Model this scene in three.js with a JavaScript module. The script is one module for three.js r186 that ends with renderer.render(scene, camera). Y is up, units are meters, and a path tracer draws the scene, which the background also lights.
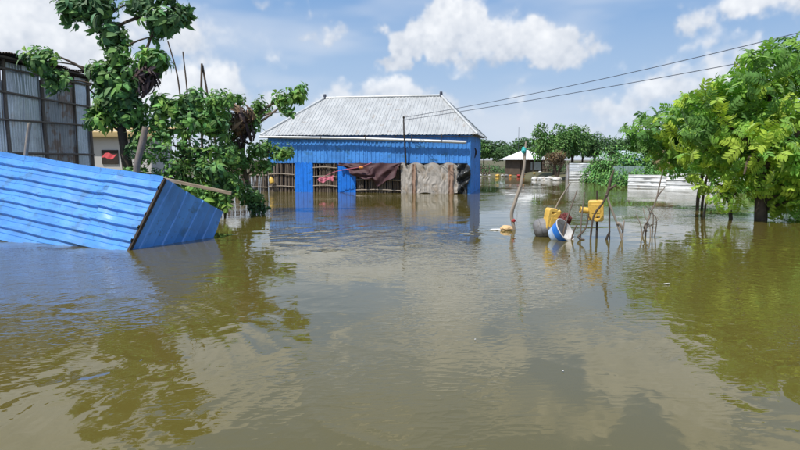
import * as THREE from 'three';
import { mergeGeometries, toCreasedNormals } from 'three/addons/utils/BufferGeometryUtils.js';
import { RoundedBoxGeometry } from 'three/addons/geometries/RoundedBoxGeometry.js';

// ---------------------------------------------------------------- camera, sun, exposure
const scene = new THREE.Scene();
const camera = new THREE.PerspectiveCamera(40.13, 1024 / 576, 0.05, 3000);
camera.position.set(0, 1.55, 0);
camera.rotation.x = -Math.atan(65 / 616);
scene.add(camera);
const SUN = new THREE.Vector3(-0.32, 0.85, 0.36).normalize();
const sun = new THREE.DirectionalLight(new THREE.Color(1, 0.955, 0.88), 3.4);
sun.position.copy(SUN).multiplyScalar(80);
sun.castShadow = true;
sun.shadow.mapSize.set(4096, 4096);
Object.assign(sun.shadow.camera, { left: -45, right: 45, top: 45, bottom: -45, near: 1, far: 220 });
sun.target.position.set(0, 0, -20);
sun.position.add(sun.target.position);
scene.add(sun, sun.target);
const renderer = new THREE.WebGLRenderer({ antialias: true });
renderer.toneMapping = THREE.LinearToneMapping;
renderer.toneMappingExposure = 1.45;
renderer.shadowMap.enabled = true;

// ---------------------------------------------------------------- noise helpers
function rng(seed) {
  let a = seed >>> 0;
  return () => { a = (a + 0x6d2b79f5) >>> 0; let t = a; t = Math.imul(t ^ (t >>> 15), t | 1); t ^= t + Math.imul(t ^ (t >>> 7), t | 61); return ((t ^ (t >>> 14)) >>> 0) / 4294967296; };
}
const rand = rng(20231);
const rnd = (a, b, r = rand) => a + (b - a) * r();
function hash(x, y, z) {
  let h = Math.imul(x, 374761393) ^ Math.imul(y, 668265263) ^ Math.imul(z, 2147483647 - 1274126177);
  h = Math.imul(h ^ (h >>> 13), 1274126177); h ^= h >>> 16;
  return (h >>> 0) / 4294967296;
}
function noise(x, y, z = 0) {
  const xi = Math.floor(x), yi = Math.floor(y), zi = Math.floor(z);
  let fx = x - xi, fy = y - yi, fz = z - zi;
  fx = fx * fx * fx * (fx * (fx * 6 - 15) + 10); fy = fy * fy * fy * (fy * (fy * 6 - 15) + 10); fz = fz * fz * (3 - 2 * fz);
  const l = (a, b, t) => a + (b - a) * t;
  return l(l(l(hash(xi, yi, zi), hash(xi + 1, yi, zi), fx), l(hash(xi, yi + 1, zi), hash(xi + 1, yi + 1, zi), fx), fy),
    l(l(hash(xi, yi, zi + 1), hash(xi + 1, yi, zi + 1), fx), l(hash(xi, yi + 1, zi + 1), hash(xi + 1, yi + 1, zi + 1), fx), fy), fz);
}
function fbm(x, y, z, n) { let s = 0, a = 0.5, t = 0; for (let i = 0; i < n; i++) { s += a * noise(x, y, z + i * 17); t += a; a *= 0.5; x *= 2.03; y *= 2.03; z *= 2.03; } return s / t; }
function tileNoise(x, y, p, seed) { // period p cells
  const m = (a) => ((a % p) + p) % p, xi = Math.floor(x), yi = Math.floor(y);
  let fx = x - xi, fy = y - yi; fx = fx * fx * (3 - 2 * fx); fy = fy * fy * (3 - 2 * fy);
  const a = hash(m(xi), m(yi), seed), b = hash(m(xi + 1), m(yi), seed), c = hash(m(xi), m(yi + 1), seed), d = hash(m(xi + 1), m(yi + 1), seed);
  return (a + (b - a) * fx) * (1 - fy) + (c + (d - c) * fx) * fy;
}
function tileFbm(u, v, p, n, seed) { let s = 0, a = 0.5, t = 0; for (let i = 0; i < n; i++) { s += a * tileNoise(u * p, v * p, p, seed + i); t += a; a *= 0.55; p *= 2; } return s / t; }
const clamp = (x, a = 0, b = 1) => Math.min(b, Math.max(a, x));
const smooth = (a, b, x) => { const t = clamp((x - a) / (b - a)); return t * t * (3 - 2 * t); };
const mixc = (a, b, t) => a.map((x, i) => x + (b[i] - x) * t);
const s8 = (c) => { c = clamp(c); return Math.round(255 * (c <= 0.0031308 ? 12.92 * c : 1.055 * Math.pow(c, 1 / 2.4) - 0.055)); };

// ---------------------------------------------------------------- sky: air and cumulus
function buildSky() {
  const W = 4096, Hh = 2048, data = new Float32Array(W * Hh * 4), F = new Float32Array(W * Hh), B = new Float32Array(W * Hh);
  const r = rng(77), D = Math.PI / 180, clouds = [];
  // az (from straight ahead, right positive), el of base, half width, height, all in degrees, and thickness
  const seen = [
    [7.5, 8.6, 8.0, 4.2, 1.0, 60], [1.0, 9.4, 2.2, 3.0, 0.8, 14], [4.5, 10.5, 3.6, 4.0, 1.0, 22], [13.0, 9.2, 3.6, 3.0, 1.0, 20],
    [-6.7, 10.2, 1.6, 1.3, 0.8, 8], [-7.6, 12.0, 1.0, 1.0, 0.55, 6], [-10.0, 13.4, 2.2, 1.2, 0.6, 8], [17.6, 8.7, 1.0, 1.2, 0.6, 6],
    [5.2, 7.3, 1.7, 1.0, 0.5, 7], [11.0, 6.8, 1.6, 1.1, 0.55, 7], [11.6, 5.1, 1.8, 1.1, 0.5, 7], [-1.4, 4.4, 6.4, 3.1, 0.85, 34], [-5.5, 4.0, 3.4, 2.1, 0.75, 16],
    [30.0, 10.4, 6.4, 3.2, 0.75, 30], [27.0, 8.6, 3.4, 2.0, 0.5, 14], [25.0, 4.6, 6.2, 3.0, 0.5, 30], [22, 6.0, 2.6, 1.9, 0.45, 12], [19, 2.2, 8.0, 1.8, 0.4, 22], [31, 6.6, 5, 2.4, 0.5, 18],
    [-30.5, 6.6, 7.2, 5.6, 0.85, 50], [-25.0, 5.8, 5, 3.4, 0.7, 22], [-17.0, 4.0, 6.6, 4.4, 0.95, 40], [-22, 2.4, 6.0, 4.0, 0.9, 26], [-12.0, 4.4, 1.6, 1.2, 0.5, 7], [-11, 7.5, 1.4, 1.0, 0.35, 6],
    [-27, 9, 9, 7, 0.28, 40], [-18, 8, 8, 5, 0.2, 26], [26, 3, 10, 6, 0.24, 34], [4, 2, 14, 4, 0.22, 40],
    [-27, 16, 10, 10, 1.0, 80], [-15, 18, 5, 5, 0.8, 26], [-8, 15.5, 6, 3, 0.5, 18], [6, 15, 7, 4.5, 0.8, 34], [-3, 24, 4, 3, 0.6, 14], [25, 15, 10, 6, 0.9, 50], [14, 21, 6, 4, 0.6, 22], [34, 20, 8, 6, 0.9, 36]];
  for (const c of seen) clouds.push(c);
  for (let i = 0; i < 120; i++) { // the same broken cumulus all round and overhead
    const el = 2 + 52 * Math.pow(r(), 1.5), az = rnd(38, 322, r), big = rnd(0.5, 1, r) * (1 + el / 22);
    clouds.push([az, el, 4.2 * big * rnd(0.5, 1.3, r), 2.2 * big * rnd(0.6, 1.2, r), rnd(0.5, 1, r), 20]);
  }
  for (let i = 0; i < 14; i++) { const b = rnd(1.2, 2.4, r); clouds.push([rnd(-36, 36, r), rnd(24, 55, r), 4 * b, 2.2 * b, rnd(0.5, 0.9, r), 20]); }
  for (const [az, el, hw, h, dens, n] of clouds) {
    for (let k = 0; k < n; k++) {
      const x = rnd(-1, 1, r), top = Math.sqrt(Math.max(0, 1 - x * x)) * rnd(0.75, 1.0, r), y = Math.pow(r(), 0.8) * top;
      const pr = h * rnd(0.22, 0.42, r) * (1 - 0.35 * Math.abs(x)) + 0.12, pel = el + y * (h - pr * 0.5), paz = az + x * hw / Math.cos(pel * D);
      const j0 = Math.max(0, Math.floor(((pel - pr * 0.7) / 180 + 0.5) * Hh)), j1 = Math.min(Hh - 1, Math.ceil(((pel + pr) / 180 + 0.5) * Hh));
      const span = pr * 1.25 / Math.cos(Math.min(80, pel) * D), i0 = Math.floor((((paz - 90 - span) / 360) + 0.5) * W), i1 = Math.ceil((((paz - 90 + span) / 360) + 0.5) * W);
      for (let j = j0; j <= j1; j++) {
        const e = ((j + 0.5) / Hh - 0.5) * 180; let dy = (e - pel) / pr; if (dy < 0) dy *= 1.5;
        for (let i = i0; i <= i1; i++) {
          const a = ((i + 0.5) / W - 0.5) * 360 + 90, dx = (a - paz) * Math.cos(e * D) / (pr * 1.2), q = 1 - dx * dx - dy * dy;
          if (q <= 0) continue;
          const at = j * W + (((i % W) + W) % W), add = q * dens * 1.15;
          F[at] = Math.min(1.35, F[at] + add * (1 - 0.45 * Math.min(1, F[at])));
          B[at] = Math.max(B[at], clamp(0.15 + 0.85 * (e - el) / h + 0.25 * dy * q));
        }
      }
    }
  }
  for (let pass = 0; pass < 2; pass++) for (const A of [F, B]) { // soften: a running mean along each axis
    const R = 4, line = new Float32Array(W);
    for (let j = Hh >> 1; j < Hh; j++) { const o = j * W; let a = 0; for (let i = -R; i <= R; i++) a += A[o + ((i + W) % W)]; for (let i = 0; i < W; i++) { line[i] = a / (2 * R + 1); a += A[o + ((i + R + 1) % W)] - A[o + ((i - R + W) % W)]; } A.set(line, o); }
    const column = new Float32Array(Hh);
    for (let i = 0; i < W; i++) { for (let j = 0; j < Hh; j++) column[j] = A[j * W + i]; let a = 0; const at = (j) => column[clamp(j, 0, Hh - 1)]; for (let j = (Hh >> 1) - R; j <= (Hh >> 1) + R; j++) a += at(j); for (let j = Hh >> 1; j < Hh; j++) { A[j * W + i] = a / (2 * R + 1); a += at(j + R + 1) - at(j - R); } }
  }
  const near = new Uint8Array((W >> 5) * (Hh >> 5)), LEVEL = 0.745; // cells with cloud in or beside them; overall radiance
  for (let j = 0; j < Hh; j++) for (let i = 0; i < W; i++) if (F[j * W + i] > 0.004) for (let b = -1; b <= 1; b++) for (let a = -1; a <= 1; a++) near[clamp((j >> 5) + b, 0, (Hh >> 5) - 1) * (W >> 5) + (((i >> 5) + a + (W >> 5)) % (W >> 5))] = 1;
  for (let j = 0; j < Hh; j++) {
    const e = ((j + 0.5) / Hh - 0.5) * Math.PI, ed = e / D, ce = Math.cos(e), se = Math.sin(e);
    const up = clamp(ed / 90);
    let air = mixc([0.60, 0.68, 0.79], [0.38, 0.53, 0.74], smooth(0, 8, ed));
    air = mixc(air, [0.16, 0.335, 0.64], smooth(5, 18, ed));
    air = mixc(air, [0.055, 0.17, 0.46], smooth(16, 90, ed));
    for (let i = 0; i < W; i++) {
      const at = (j * W + i) * 4;
      if (ed < -0.5) { data[at] = 0.16; data[at + 1] = 0.15; data[at + 2] = 0.11; data[at + 3] = 1; continue; }
      const az = ((i + 0.5) / W - 0.5) * 2 * Math.PI, x = Math.cos(az) * ce, y = se, z = Math.sin(az) * ce;
      const cs = x * SUN.x + y * SUN.y + z * SUN.z, glow = 0.55 * Math.exp(-Math.pow(Math.acos(clamp(cs, -1, 1)) / 0.92, 2));
      let c = mixc(air, [0.86, 0.88, 0.9], clamp(glow));
      const wisp = smooth(0.40, 0.75, fbm(x * 5 + 3, y * 16, z * 5, 4)) * 0.42 * smooth(70, 20, ed);
      c = mixc(c, [0.70, 0.75, 0.83], wisp);
      if (near[(j >> 5) * (W >> 5) + (i >> 5)]) {
        // billows: the puffs are looked up through curling noise
        const wx = fbm(x * 34, y * 34, z * 34, 5) - 0.5, wy = fbm(x * 34 + 40, y * 34, z * 34 + 7, 5) - 0.5;
        const ii = Math.round(i + wx * 44 / Math.max(0.3, ce)), jj = clamp(Math.round(j + wy * 32), 0, Hh - 1), from = jj * W + (((ii % W) + W) % W), f = F[from];
        if (f > 0.005) {
          const n1 = fbm(x * 90, y * 90, z * 90, 5), n2 = fbm(x * 22 + 9, y * 30, z * 22, 3);
          const q = f * 1.05 + (n1 - 0.5) * 0.75 * Math.min(1, f * 2.2) + (n2 - 0.5) * 0.5 * Math.min(1, f * 2), alpha = smooth(0.03, 1.3, q) * 0.95;
          const lit = clamp(0.1 + 0.7 * B[from] + (n1 - 0.5) * 0.75 + (n2 - 0.5) * 0.7);
          const body = mixc([0.50, 0.56, 0.66], [0.90, 0.92, 0.95], lit);
          c = mixc(c, mixc(body, air, 0.35 * smooth(9, 1, ed)), alpha);
        }
      }
      data[at] = c[0] * LEVEL; data[at + 1] = c[1] * LEVEL; data[at + 2] = c[2] * LEVEL; data[at + 3] = 1;
    }
  }
  const t = new THREE.DataTexture(data, W, Hh, THREE.RGBAFormat, THREE.FloatType);
  t.mapping = THREE.EquirectangularReflectionMapping; t.magFilter = t.minFilter = THREE.LinearFilter; t.needsUpdate = true;
  return t;
}
const skyTexture = buildSky();
scene.background = skyTexture;
scene.environment = skyTexture;

// ---------------------------------------------------------------- textures and materials
function tex(size, metres, fn, srgb = true) {
  const d = new Uint8Array(size * size * 4);
  for (let j = 0; j < size; j++) for (let i = 0; i < size; i++) {
    const c = fn(i / size, j / size), k = (j * size + i) * 4;
    for (let q = 0; q < 3; q++) d[k + q] = srgb ? s8(c[q]) : Math.round(255 * clamp(c[q]));
    d[k + 3] = 255;
  }
  const t = new THREE.DataTexture(d, size, size);
  t.wrapS = t.wrapT = THREE.RepeatWrapping; t.magFilter = THREE.LinearFilter; t.minFilter = THREE.LinearMipmapLinearFilter; t.generateMipmaps = true;
  t.repeat.set(1 / metres, 1 / metres);
  if (srgb) t.colorSpace = THREE.SRGBColorSpace;
  t.needsUpdate = true;
  return t;
}
const grey = (v) => [v, v, v];
const T = {
  paint: tex(512, 2.3, (u, v) => { // weathered paint: scuffs, chalking, splashes of dried mud
    const a = tileFbm(u, v, 5, 6, 11), b = tileFbm(u, v, 24, 4, 31), s = tileFbm(u * 1, v, 40, 3, 57);
    let k = 0.62 + 0.62 * a + 0.2 * (b - 0.5);
    let c = [k * 0.92, k * 0.97, k];
    c = mixc(c, [1.0, 1.0, 1.0], 0.5 * smooth(0.6, 0.8, s) * smooth(0.42, 0.7, a));
    c = mixc(c, [1.0, 1.0, 0.98], 0.5 * smooth(0.74, 0.86, tileNoise(u * 90, v * 9, 90, 72)) * smooth(0.5, 0.7, b));
    c = mixc(c, [0.34, 0.17, 0.08], 0.42 * smooth(0.7, 0.78, tileFbm(u, v, 46, 2, 77)) * smooth(0.4, 0.6, a));
    return mixc(c, [0.6, 0.5, 0.36], 0.6 * smooth(0.6, 0.76, tileFbm(u, v, 9, 5, 71)));
  }),
  galv: tex(512, 2.1, (u, v) => { // spangle and oxide streaks
    const a = tileFbm(u, v, 6, 5, 12), b = tileFbm(u, v, 60, 2, 33), s = tileNoise(u * 40, v * 3, 40, 5) * 0.6 + tileNoise(u * 80, v * 4, 80, 6) * 0.4;
    const k = 0.68 + 0.35 * a + 0.16 * (b - 0.5) - 0.14 * smooth(0.55, 0.9, s);
    return mixc(grey(k), [0.5, 0.36, 0.25], 0.45 * smooth(0.66, 0.8, tileFbm(u, v, 8, 5, 90)));
  }),
  rust: tex(512, 1.9, (u, v) => {
    const a = tileFbm(u, v, 6, 6, 14), s = tileNoise(u * 50, v * 3, 50, 8);
    return mixc(grey(0.62 + 0.3 * a - 0.12 * s), [0.42, 0.24, 0.13], 0.75 * smooth(0.5, 0.72, a + 0.15 * (s - 0.5)));
  }),
  wood: tex(512, 0.9, (u, v) => {
    const g = tileFbm(u * 1, v * 0.12, 34, 3, 21), k = 0.55 + 0.55 * tileNoise(u * 48, v * 4, 48, 22) * g + 0.35 * (tileFbm(u, v, 7, 5, 25) - 0.4);
    return [k, k * 0.94, k * 0.86];
  }),
  bark: tex(512, 0.7, (u, v) => { const k = 0.45 + 0.7 * tileFbm(u, v, 9, 6, 41) * (0.6 + 0.5 * tileNoise(u * 26, v * 6, 26, 42)); return [k, k * 0.95, k * 0.88]; }),
  cloth: tex(512, 1.4, (u, v) => { const a = tileFbm(u, v, 5, 6, 51), w = 0.04 * ((Math.floor(u * 256) + Math.floor(v * 256)) & 1); return mixc(grey(0.74 + 0.36 * a + w), [0.66, 0.52, 0.36], 0.55 * smooth(0.52, 0.72, tileFbm(u, v, 4, 5, 53))); }),
  dirt: tex(512, 6, (u, v) => { const a = tileFbm(u, v, 6, 6, 61); return grey(0.6 + 0.6 * a); }),
  plastic: tex(256, 0.6, (u, v) => { const a = tileFbm(u, v, 5, 6, 63), b = tileFbm(u, v, 24, 3, 64); return mixc(grey(0.82 + 0.24 * a), [0.4, 0.32, 0.2], 0.65 * smooth(0.48, 0.7, 0.7 * a + 0.3 * b)); }),
  fine: tex(512, 1.1, (u, v) => grey(tileFbm(u, v, 8, 6, 66)), false),
};
const rippleHeights = (() => { // short wind and current ripples, calm and ruffled patches; one tile is 8 m
  const N = 2048, d = new Uint8Array(N * N * 4);
  for (let j = 0; j < N; j++) for (let i = 0; i < N; i++) {
    const u = i / N, v = j / N, du = 0.012 * (tileNoise(u * 14, v * 14, 14, 3) - 0.5) + 0.004 * (tileNoise(u * 50, v * 50, 50, 13) - 0.5), dv = 0.012 * (tileNoise(u * 14, v * 14, 14, 4) - 0.5) + 0.004 * (tileNoise(u * 50, v * 50, 50, 14) - 0.5);
    const rid = (p, k, s) => { const r = 1 - Math.abs(2 * tileNoise((u + du) * p, (v + dv) * p * k, p, s) - 1); return r * r; }; // p * k rows still close up, as k is whole
    const rough = smooth(0.36, 0.66, tileFbm(u, v, 5, 3, 9));
    const h = (0.34 * rid(44, 2, 5) + 0.3 * rid(80, 2, 6)) * (0.14 + 0.86 * rough) + (0.22 * rid(130, 2, 7) + 0.14 * tileNoise((u + du) * 230, (v + dv) * 460, 230, 8)) * (0.06 + 0.94 * rough);
    const k = (j * N + i) * 4; d[k] = d[k + 1] = d[k + 2] = Math.round(255 * clamp(h)); d[k + 3] = 255;
  }
  const t = new THREE.DataTexture(d, N, N); t.wrapS = t.wrapT = THREE.RepeatWrapping; t.magFilter = THREE.LinearFilter; t.repeat.set(1 / 8, 1 / 8); t.needsUpdate = true;
  return t;
})();
const col = (r, g, b) => new THREE.Color().setRGB(r, g, b);
const std = (o) => new THREE.MeshStandardMaterial({ side: THREE.DoubleSide, ...o });
const phys = (o) => new THREE.MeshPhysicalMaterial({ side: THREE.DoubleSide, ...o });
const M = {
  blueWall: std({ color: col(0.075, 0.3, 0.77), roughness: 0.5, metalness: 0.0, map: T.paint, bumpMap: T.fine, bumpScale: 0.004 }),
  blueDoor: std({ color: col(0.015, 0.21, 0.82), roughness: 0.45, map: T.paint, bumpMap: T.fine, bumpScale: 0.004 }),
  blueShack: phys({ color: col(0.075, 0.3, 0.77), roughness: 0.4, clearcoat: 1, clearcoatRoughness: 0.45, map: T.paint, bumpMap: T.fine, bumpScale: 0.009 }),
  roof: std({ color: col(0.52, 0.54, 0.55), roughness: 0.5, metalness: 0.25, map: T.galv, bumpMap: T.fine, bumpScale: 0.003 }),
  cap: std({ color: col(0.6, 0.62, 0.63), roughness: 0.5, metalness: 0.2, map: T.galv }),
  galvShiny: std({ color: col(0.82, 0.85, 0.9), roughness: 0.35, metalness: 0.5, map: T.galv, bumpMap: T.fine, bumpScale: 0.004 }),
  galvBright: std({ color: col(0.78, 0.83, 0.9), roughness: 0.35, metalness: 0.5, map: T.galv }),
  galvDull: std({ color: col(0.62, 0.62, 0.64), roughness: 0.6, metalness: 0.3, map: T.rust, bumpMap: T.fine, bumpScale: 0.004 }),
  galvDark: std({ color: col(0.16, 0.15, 0.15), roughness: 0.7, metalness: 0.2, map: T.rust }),
  whiteSheet: std({ color: col(0.82, 0.84, 0.86), roughness: 0.5, metalness: 0.1, map: T.galv }),
  greenSheet: std({ color: col(0.3, 0.42, 0.4), roughness: 0.55, metalness: 0.1, map: T.galv }),
  woodGrey: std({ color: col(0.25, 0.215, 0.19), roughness: 0.9, map: T.wood, bumpMap: T.wood, bumpScale: 0.006 }),
  woodPale: std({ color: col(0.45, 0.38, 0.3), roughness: 0.85, map: T.wood, bumpMap: T.wood, bumpScale: 0.004 }),
  woodBleached: std({ color: col(0.42, 0.38, 0.34), roughness: 0.85, map: T.wood, bumpMap: T.wood, bumpScale: 0.006 }),
  woodDark: std({ color: col(0.055, 0.045, 0.038), roughness: 0.9, map: T.wood, bumpMap: T.wood, bumpScale: 0.005 }),
  woodMid: std({ color: col(0.13, 0.1, 0.08), roughness: 0.9, map: T.wood, bumpMap: T.wood, bumpScale: 0.005 }),
  bark: std({ color: col(0.1, 0.078, 0.062), roughness: 0.95, map: T.bark, bumpMap: T.bark, bumpScale: 0.012 }),
  barkPale: std({ color: col(0.24, 0.2, 0.16), roughness: 0.95, map: T.bark, bumpMap: T.bark, bumpScale: 0.01 }),
  maroon: std({ color: col(0.07, 0.028, 0.036), roughness: 0.7, map: T.cloth, bumpMap: T.fine, bumpScale: 0.008 }),
  tarpGrey: std({ color: col(0.42, 0.39, 0.36), roughness: 0.95, map: T.cloth, bumpMap: T.fine, bumpScale: 0.012 }),
  tarpBrown: std({ color: col(0.36, 0.24, 0.18), roughness: 0.8, map: T.cloth, bumpMap: T.fine, bumpScale: 0.012 }),
  blackPlastic: phys({ color: col(0.03, 0.033, 0.036), roughness: 0.3, bumpMap: T.fine, bumpScale: 0.02 }),
  pink: std({ color: col(0.62, 0.18, 0.26), roughness: 0.8, map: T.cloth }),
  red: std({ color: col(0.4, 0.04, 0.045), roughness: 0.75, map: T.cloth }),
  orange: std({ color: col(0.75, 0.3, 0.08), roughness: 0.75, map: T.cloth }),
  teal: std({ color: col(0.04, 0.42, 0.42), roughness: 0.7, map: T.cloth }),
  darkRed: std({ color: col(0.12, 0.02, 0.018), roughness: 0.7, map: T.cloth }),
  beigeCloth: std({ color: col(0.62, 0.42, 0.22), roughness: 0.8, map: T.cloth }),
  yellow: phys({ color: col(0.78, 0.5, 0.1), roughness: 0.42, map: T.plastic }),
  tubBlue: phys({ color: col(0.03, 0.2, 0.7), roughness: 0.35, map: T.plastic }),
  tubPale: phys({ color: col(0.42, 0.55, 0.74), roughness: 0.38, map: T.plastic }),
  tubInside: phys({ color: col(0.55, 0.55, 0.56), roughness: 0.45, map: T.plastic }),
  drumGrey: std({ color: col(0.2, 0.2, 0.21), roughness: 0.6, map: T.plastic, bumpMap: T.fine, bumpScale: 0.02 }),
  wallPale: std({ color: col(0.6, 0.58, 0.55), roughness: 0.95, map: T.dirt }),
  ochre: std({ color: col(0.6, 0.45, 0.22), roughness: 0.9, map: T.dirt }),
  mud: std({ color: col(0.36, 0.26, 0.16), roughness: 0.95, map: T.dirt, bumpMap: T.fine, bumpScale: 0.03 }),
  whiteBag: std({ color: col(0.6, 0.6, 0.6), roughness: 0.7, map: T.cloth }),
  wire: std({ color: col(0.05, 0.06, 0.09), roughness: 0.7 }),
  roofBlue: std({ color: col(0.5, 0.58, 0.66), roughness: 0.5, metalness: 0.1, map: T.galv }),
};
const leafMat = (r, g, b, tr = 0.32) => phys({ color: col(r, g, b), roughness: 0.82, transmission: tr, thickness: 0, vertexColors: true, ior: 1.45, specularIntensity: 0.9 });
const L = {
  darkA: leafMat(0.07, 0.18, 0.068, 0.4), darkB: leafMat(0.12, 0.28, 0.08, 0.4), purple: leafMat(0.06, 0.04, 0.045, 0.15), dead: leafMat(0.2, 0.135, 0.08, 0.15),
  brightA: leafMat(0.11, 0.29, 0.06, 0.42), brightB: leafMat(0.2, 0.4, 0.075, 0.42),
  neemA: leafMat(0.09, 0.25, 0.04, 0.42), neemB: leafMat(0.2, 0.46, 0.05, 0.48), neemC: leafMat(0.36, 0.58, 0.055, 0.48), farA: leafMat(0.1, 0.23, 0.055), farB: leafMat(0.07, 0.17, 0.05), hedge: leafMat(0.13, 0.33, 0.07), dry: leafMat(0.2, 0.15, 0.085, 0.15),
};

// ---------------------------------------------------------------- object helpers
const taken = new Map();
function numbered(name) { const n = taken.get(name) || 0; taken.set(name, n + 1); return n ? `${name}_${String(n).padStart(3, '0')}` : name; }
function mesh(name, geo, mat, parent) { const m = new THREE.Mesh(geo, mat); m.name = name; m.castShadow = m.receiveShadow = true; parent.add(m); return m; }
function tag(o, label, category, group) { o.userData.label = label; o.userData.category = category; if (group) o.userData.group = group; return o; }
function thing(name, label, category, pos, turn = 0, group) { const g = new THREE.Group(); g.name = numbered(name); g.position.set(...pos); g.rotation.y = turn; scene.add(g); return tag(g, label, category, group); }
function single(name, geo, mat, label, category, pos = [0, 0, 0], group) { const m = mesh(numbered(name), geo, mat, scene); m.position.set(...pos); return tag(m, label, category, group); }
function structure(name, geo, mat) { const m = mesh(name, geo, mat, scene); m.userData.kind = 'structure'; return m; }
const V = (x, y, z) => new THREE.Vector3(x, y, z);
function geom(pos, idx, uv, colors) {
  const g = new THREE.BufferGeometry(); g.setAttribute('position', new THREE.Float32BufferAttribute(pos, 3));
  if (uv) g.setAttribute('uv', new THREE.Float32BufferAttribute(uv, 2));
  if (colors) g.setAttribute('color', new THREE.Float32BufferAttribute(colors, 3));
  if (idx) g.setIndex(idx); g.computeVertexNormals(); return g;
}
// tapered round limb through points; knobs roughen it
function limb(points, radii, sides = 7, rings = 0, knob = 0.08, seed = 1) {
  const c = new THREE.CatmullRomCurve3(points.map((p) => V(...p))), n = rings || Math.max(3, points.length * 4), fr = c.computeFrenetFrames(n, false);
  const pos = [], uv = [], idx = []; const len = c.getLength();
  for (let i = 0; i <= n; i++) {
    const t = i / n, p = c.getPointAt(t), f = t * (radii.length - 1), k = Math.min(radii.length - 2, Math.floor(f)), r0 = radii[k] + (radii[k + 1] - radii[k]) * (f - k);
    for (let s = 0; s <= sides; s++) {
      const a = (s % sides) / sides * 2 * Math.PI, r = r0 * (1 + knob * 2 * (noise(Math.cos(a) * 1.3 + seed * 7, t * len * 5, Math.sin(a) * 1.3) - 0.5));
      const q = p.clone().addScaledVector(fr.normals[i], Math.cos(a) * r).addScaledVector(fr.binormals[i], Math.sin(a) * r);
      pos.push(q.x, q.y, q.z); uv.push(s / sides * 2 * Math.PI * r0, t * len);
      if (i < n && s < sides) { const A = i * (sides + 1) + s, B = A + sides + 1; idx.push(A, A + 1, B, A + 1, B + 1, B); }
    }
  }
  for (const end of [0, 1]) {
    const at = pos.length / 3, p = c.getPointAt(end); pos.push(p.x, p.y, p.z); uv.push(0, 0); const b = end * n * (sides + 1);
    for (let s = 0; s < sides; s++) end ? idx.push(b + s, b + s + 1, at) : idx.push(b + s + 1, b + s, at);
  }
  return geom(pos, idx, uv);
}
function barGeo(a, b, w, h) { // squared timber from a to b
  const A = V(...a), B = V(...b), len = A.distanceTo(B), g = new RoundedBoxGeometry(w, len, h, 1, Math.min(w, h) * 0.12);
  const y = B.clone().sub(A).normalize(), x = Math.abs(y.y) > 0.95 ? V(1, 0, 0) : V(0, 1, 0).cross(y).normalize(), z = x.clone().cross(y).normalize(); x.copy(y).cross(z);
  const p = g.attributes.position, uv = []; for (let i = 0; i < p.count; i++) uv.push(p.getX(i) + p.getZ(i), p.getY(i)); g.setAttribute('uv', new THREE.Float32BufferAttribute(uv, 2));
  return g.applyMatrix4(new THREE.Matrix4().makeBasis(x, y, z).setPosition(A.add(B).multiplyScalar(0.5)));
}
// profiled metal sheet in its own xy plane, ribs along y, relief along z; y runs from lo(x) to hi(x)
function sheet(w, h, o = {}) {
  const { pitch = 0.076, depth = 0.018, kind = 'sine', ny = 4, dent = 0, seed = 1, x0 = 0, lo = () => 0, hi = () => h, ragged = 0 } = o, xs = [];
  if (kind === 'sine') { const n = Math.ceil(w / pitch * 6); for (let i = 0; i <= n; i++) xs.push(i / n * w); }
  else {
    const e = 0.018, rw = Math.min(0.05, pitch * 0.3);
    xs.push(0);
    for (let c = pitch / 2; c < w; c += pitch) for (const d of [-rw / 2 - e, -rw / 2, rw / 2, rw / 2 + e, pitch * 0.5 - 0.012, pitch * 0.5, pitch * 0.5 + 0.012]) { const x = c + d; if (x > xs[xs.length - 1] + 1e-3 && x < w) xs.push(x); }
    xs.push(w);
  }
  const relief = (x) => {
    if (kind === 'sine') return depth * 0.5 * (1 + Math.cos(2 * Math.PI * (x + x0) / pitch));
    const d = Math.abs(((x / pitch) % 1) * pitch - pitch / 2), rw = Math.min(0.05, pitch * 0.3);
    return depth * clamp((rw / 2 + 0.018 - d) / 0.018) + (d > pitch / 2 - 0.006 ? depth * 0.18 : 0);
  };
  const pos = [], uv = [], idx = [], C = ny + 1;
  xs.forEach((x, i) => {
    const a = lo(x), b = hi(x) + ragged * (noise(x * 9, seed * 3.1) - 0.5);
    for (let j = 0; j <= ny; j++) {
      const y = a + (b - a) * j / ny;
      const dz = dent ? dent * ((noise(x * 1.7 + seed * 5, y * 1.7, seed) - 0.5) * 2 + (noise(x * 6 + seed, y * 5, seed) - 0.5) * 0.7) : 0;
      pos.push(x, y, relief(x) + dz); uv.push(x + seed * 0.37, y + seed * 0.61);
      if (i && j) { const p = i * C + j; idx.push(p - C - 1, p - 1, p, p - C - 1, p, p - C); }
    }
  });
  return toCreasedNormals(geom(pos, idx, uv), kind === 'sine' ? 0.9 : 0.35);
}
function bake(g, o, x, y, z) { return g.applyMatrix4(new THREE.Matrix4().makeBasis(V(...x), V(...y), V(...z)).setPosition(...o)); }
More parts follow.
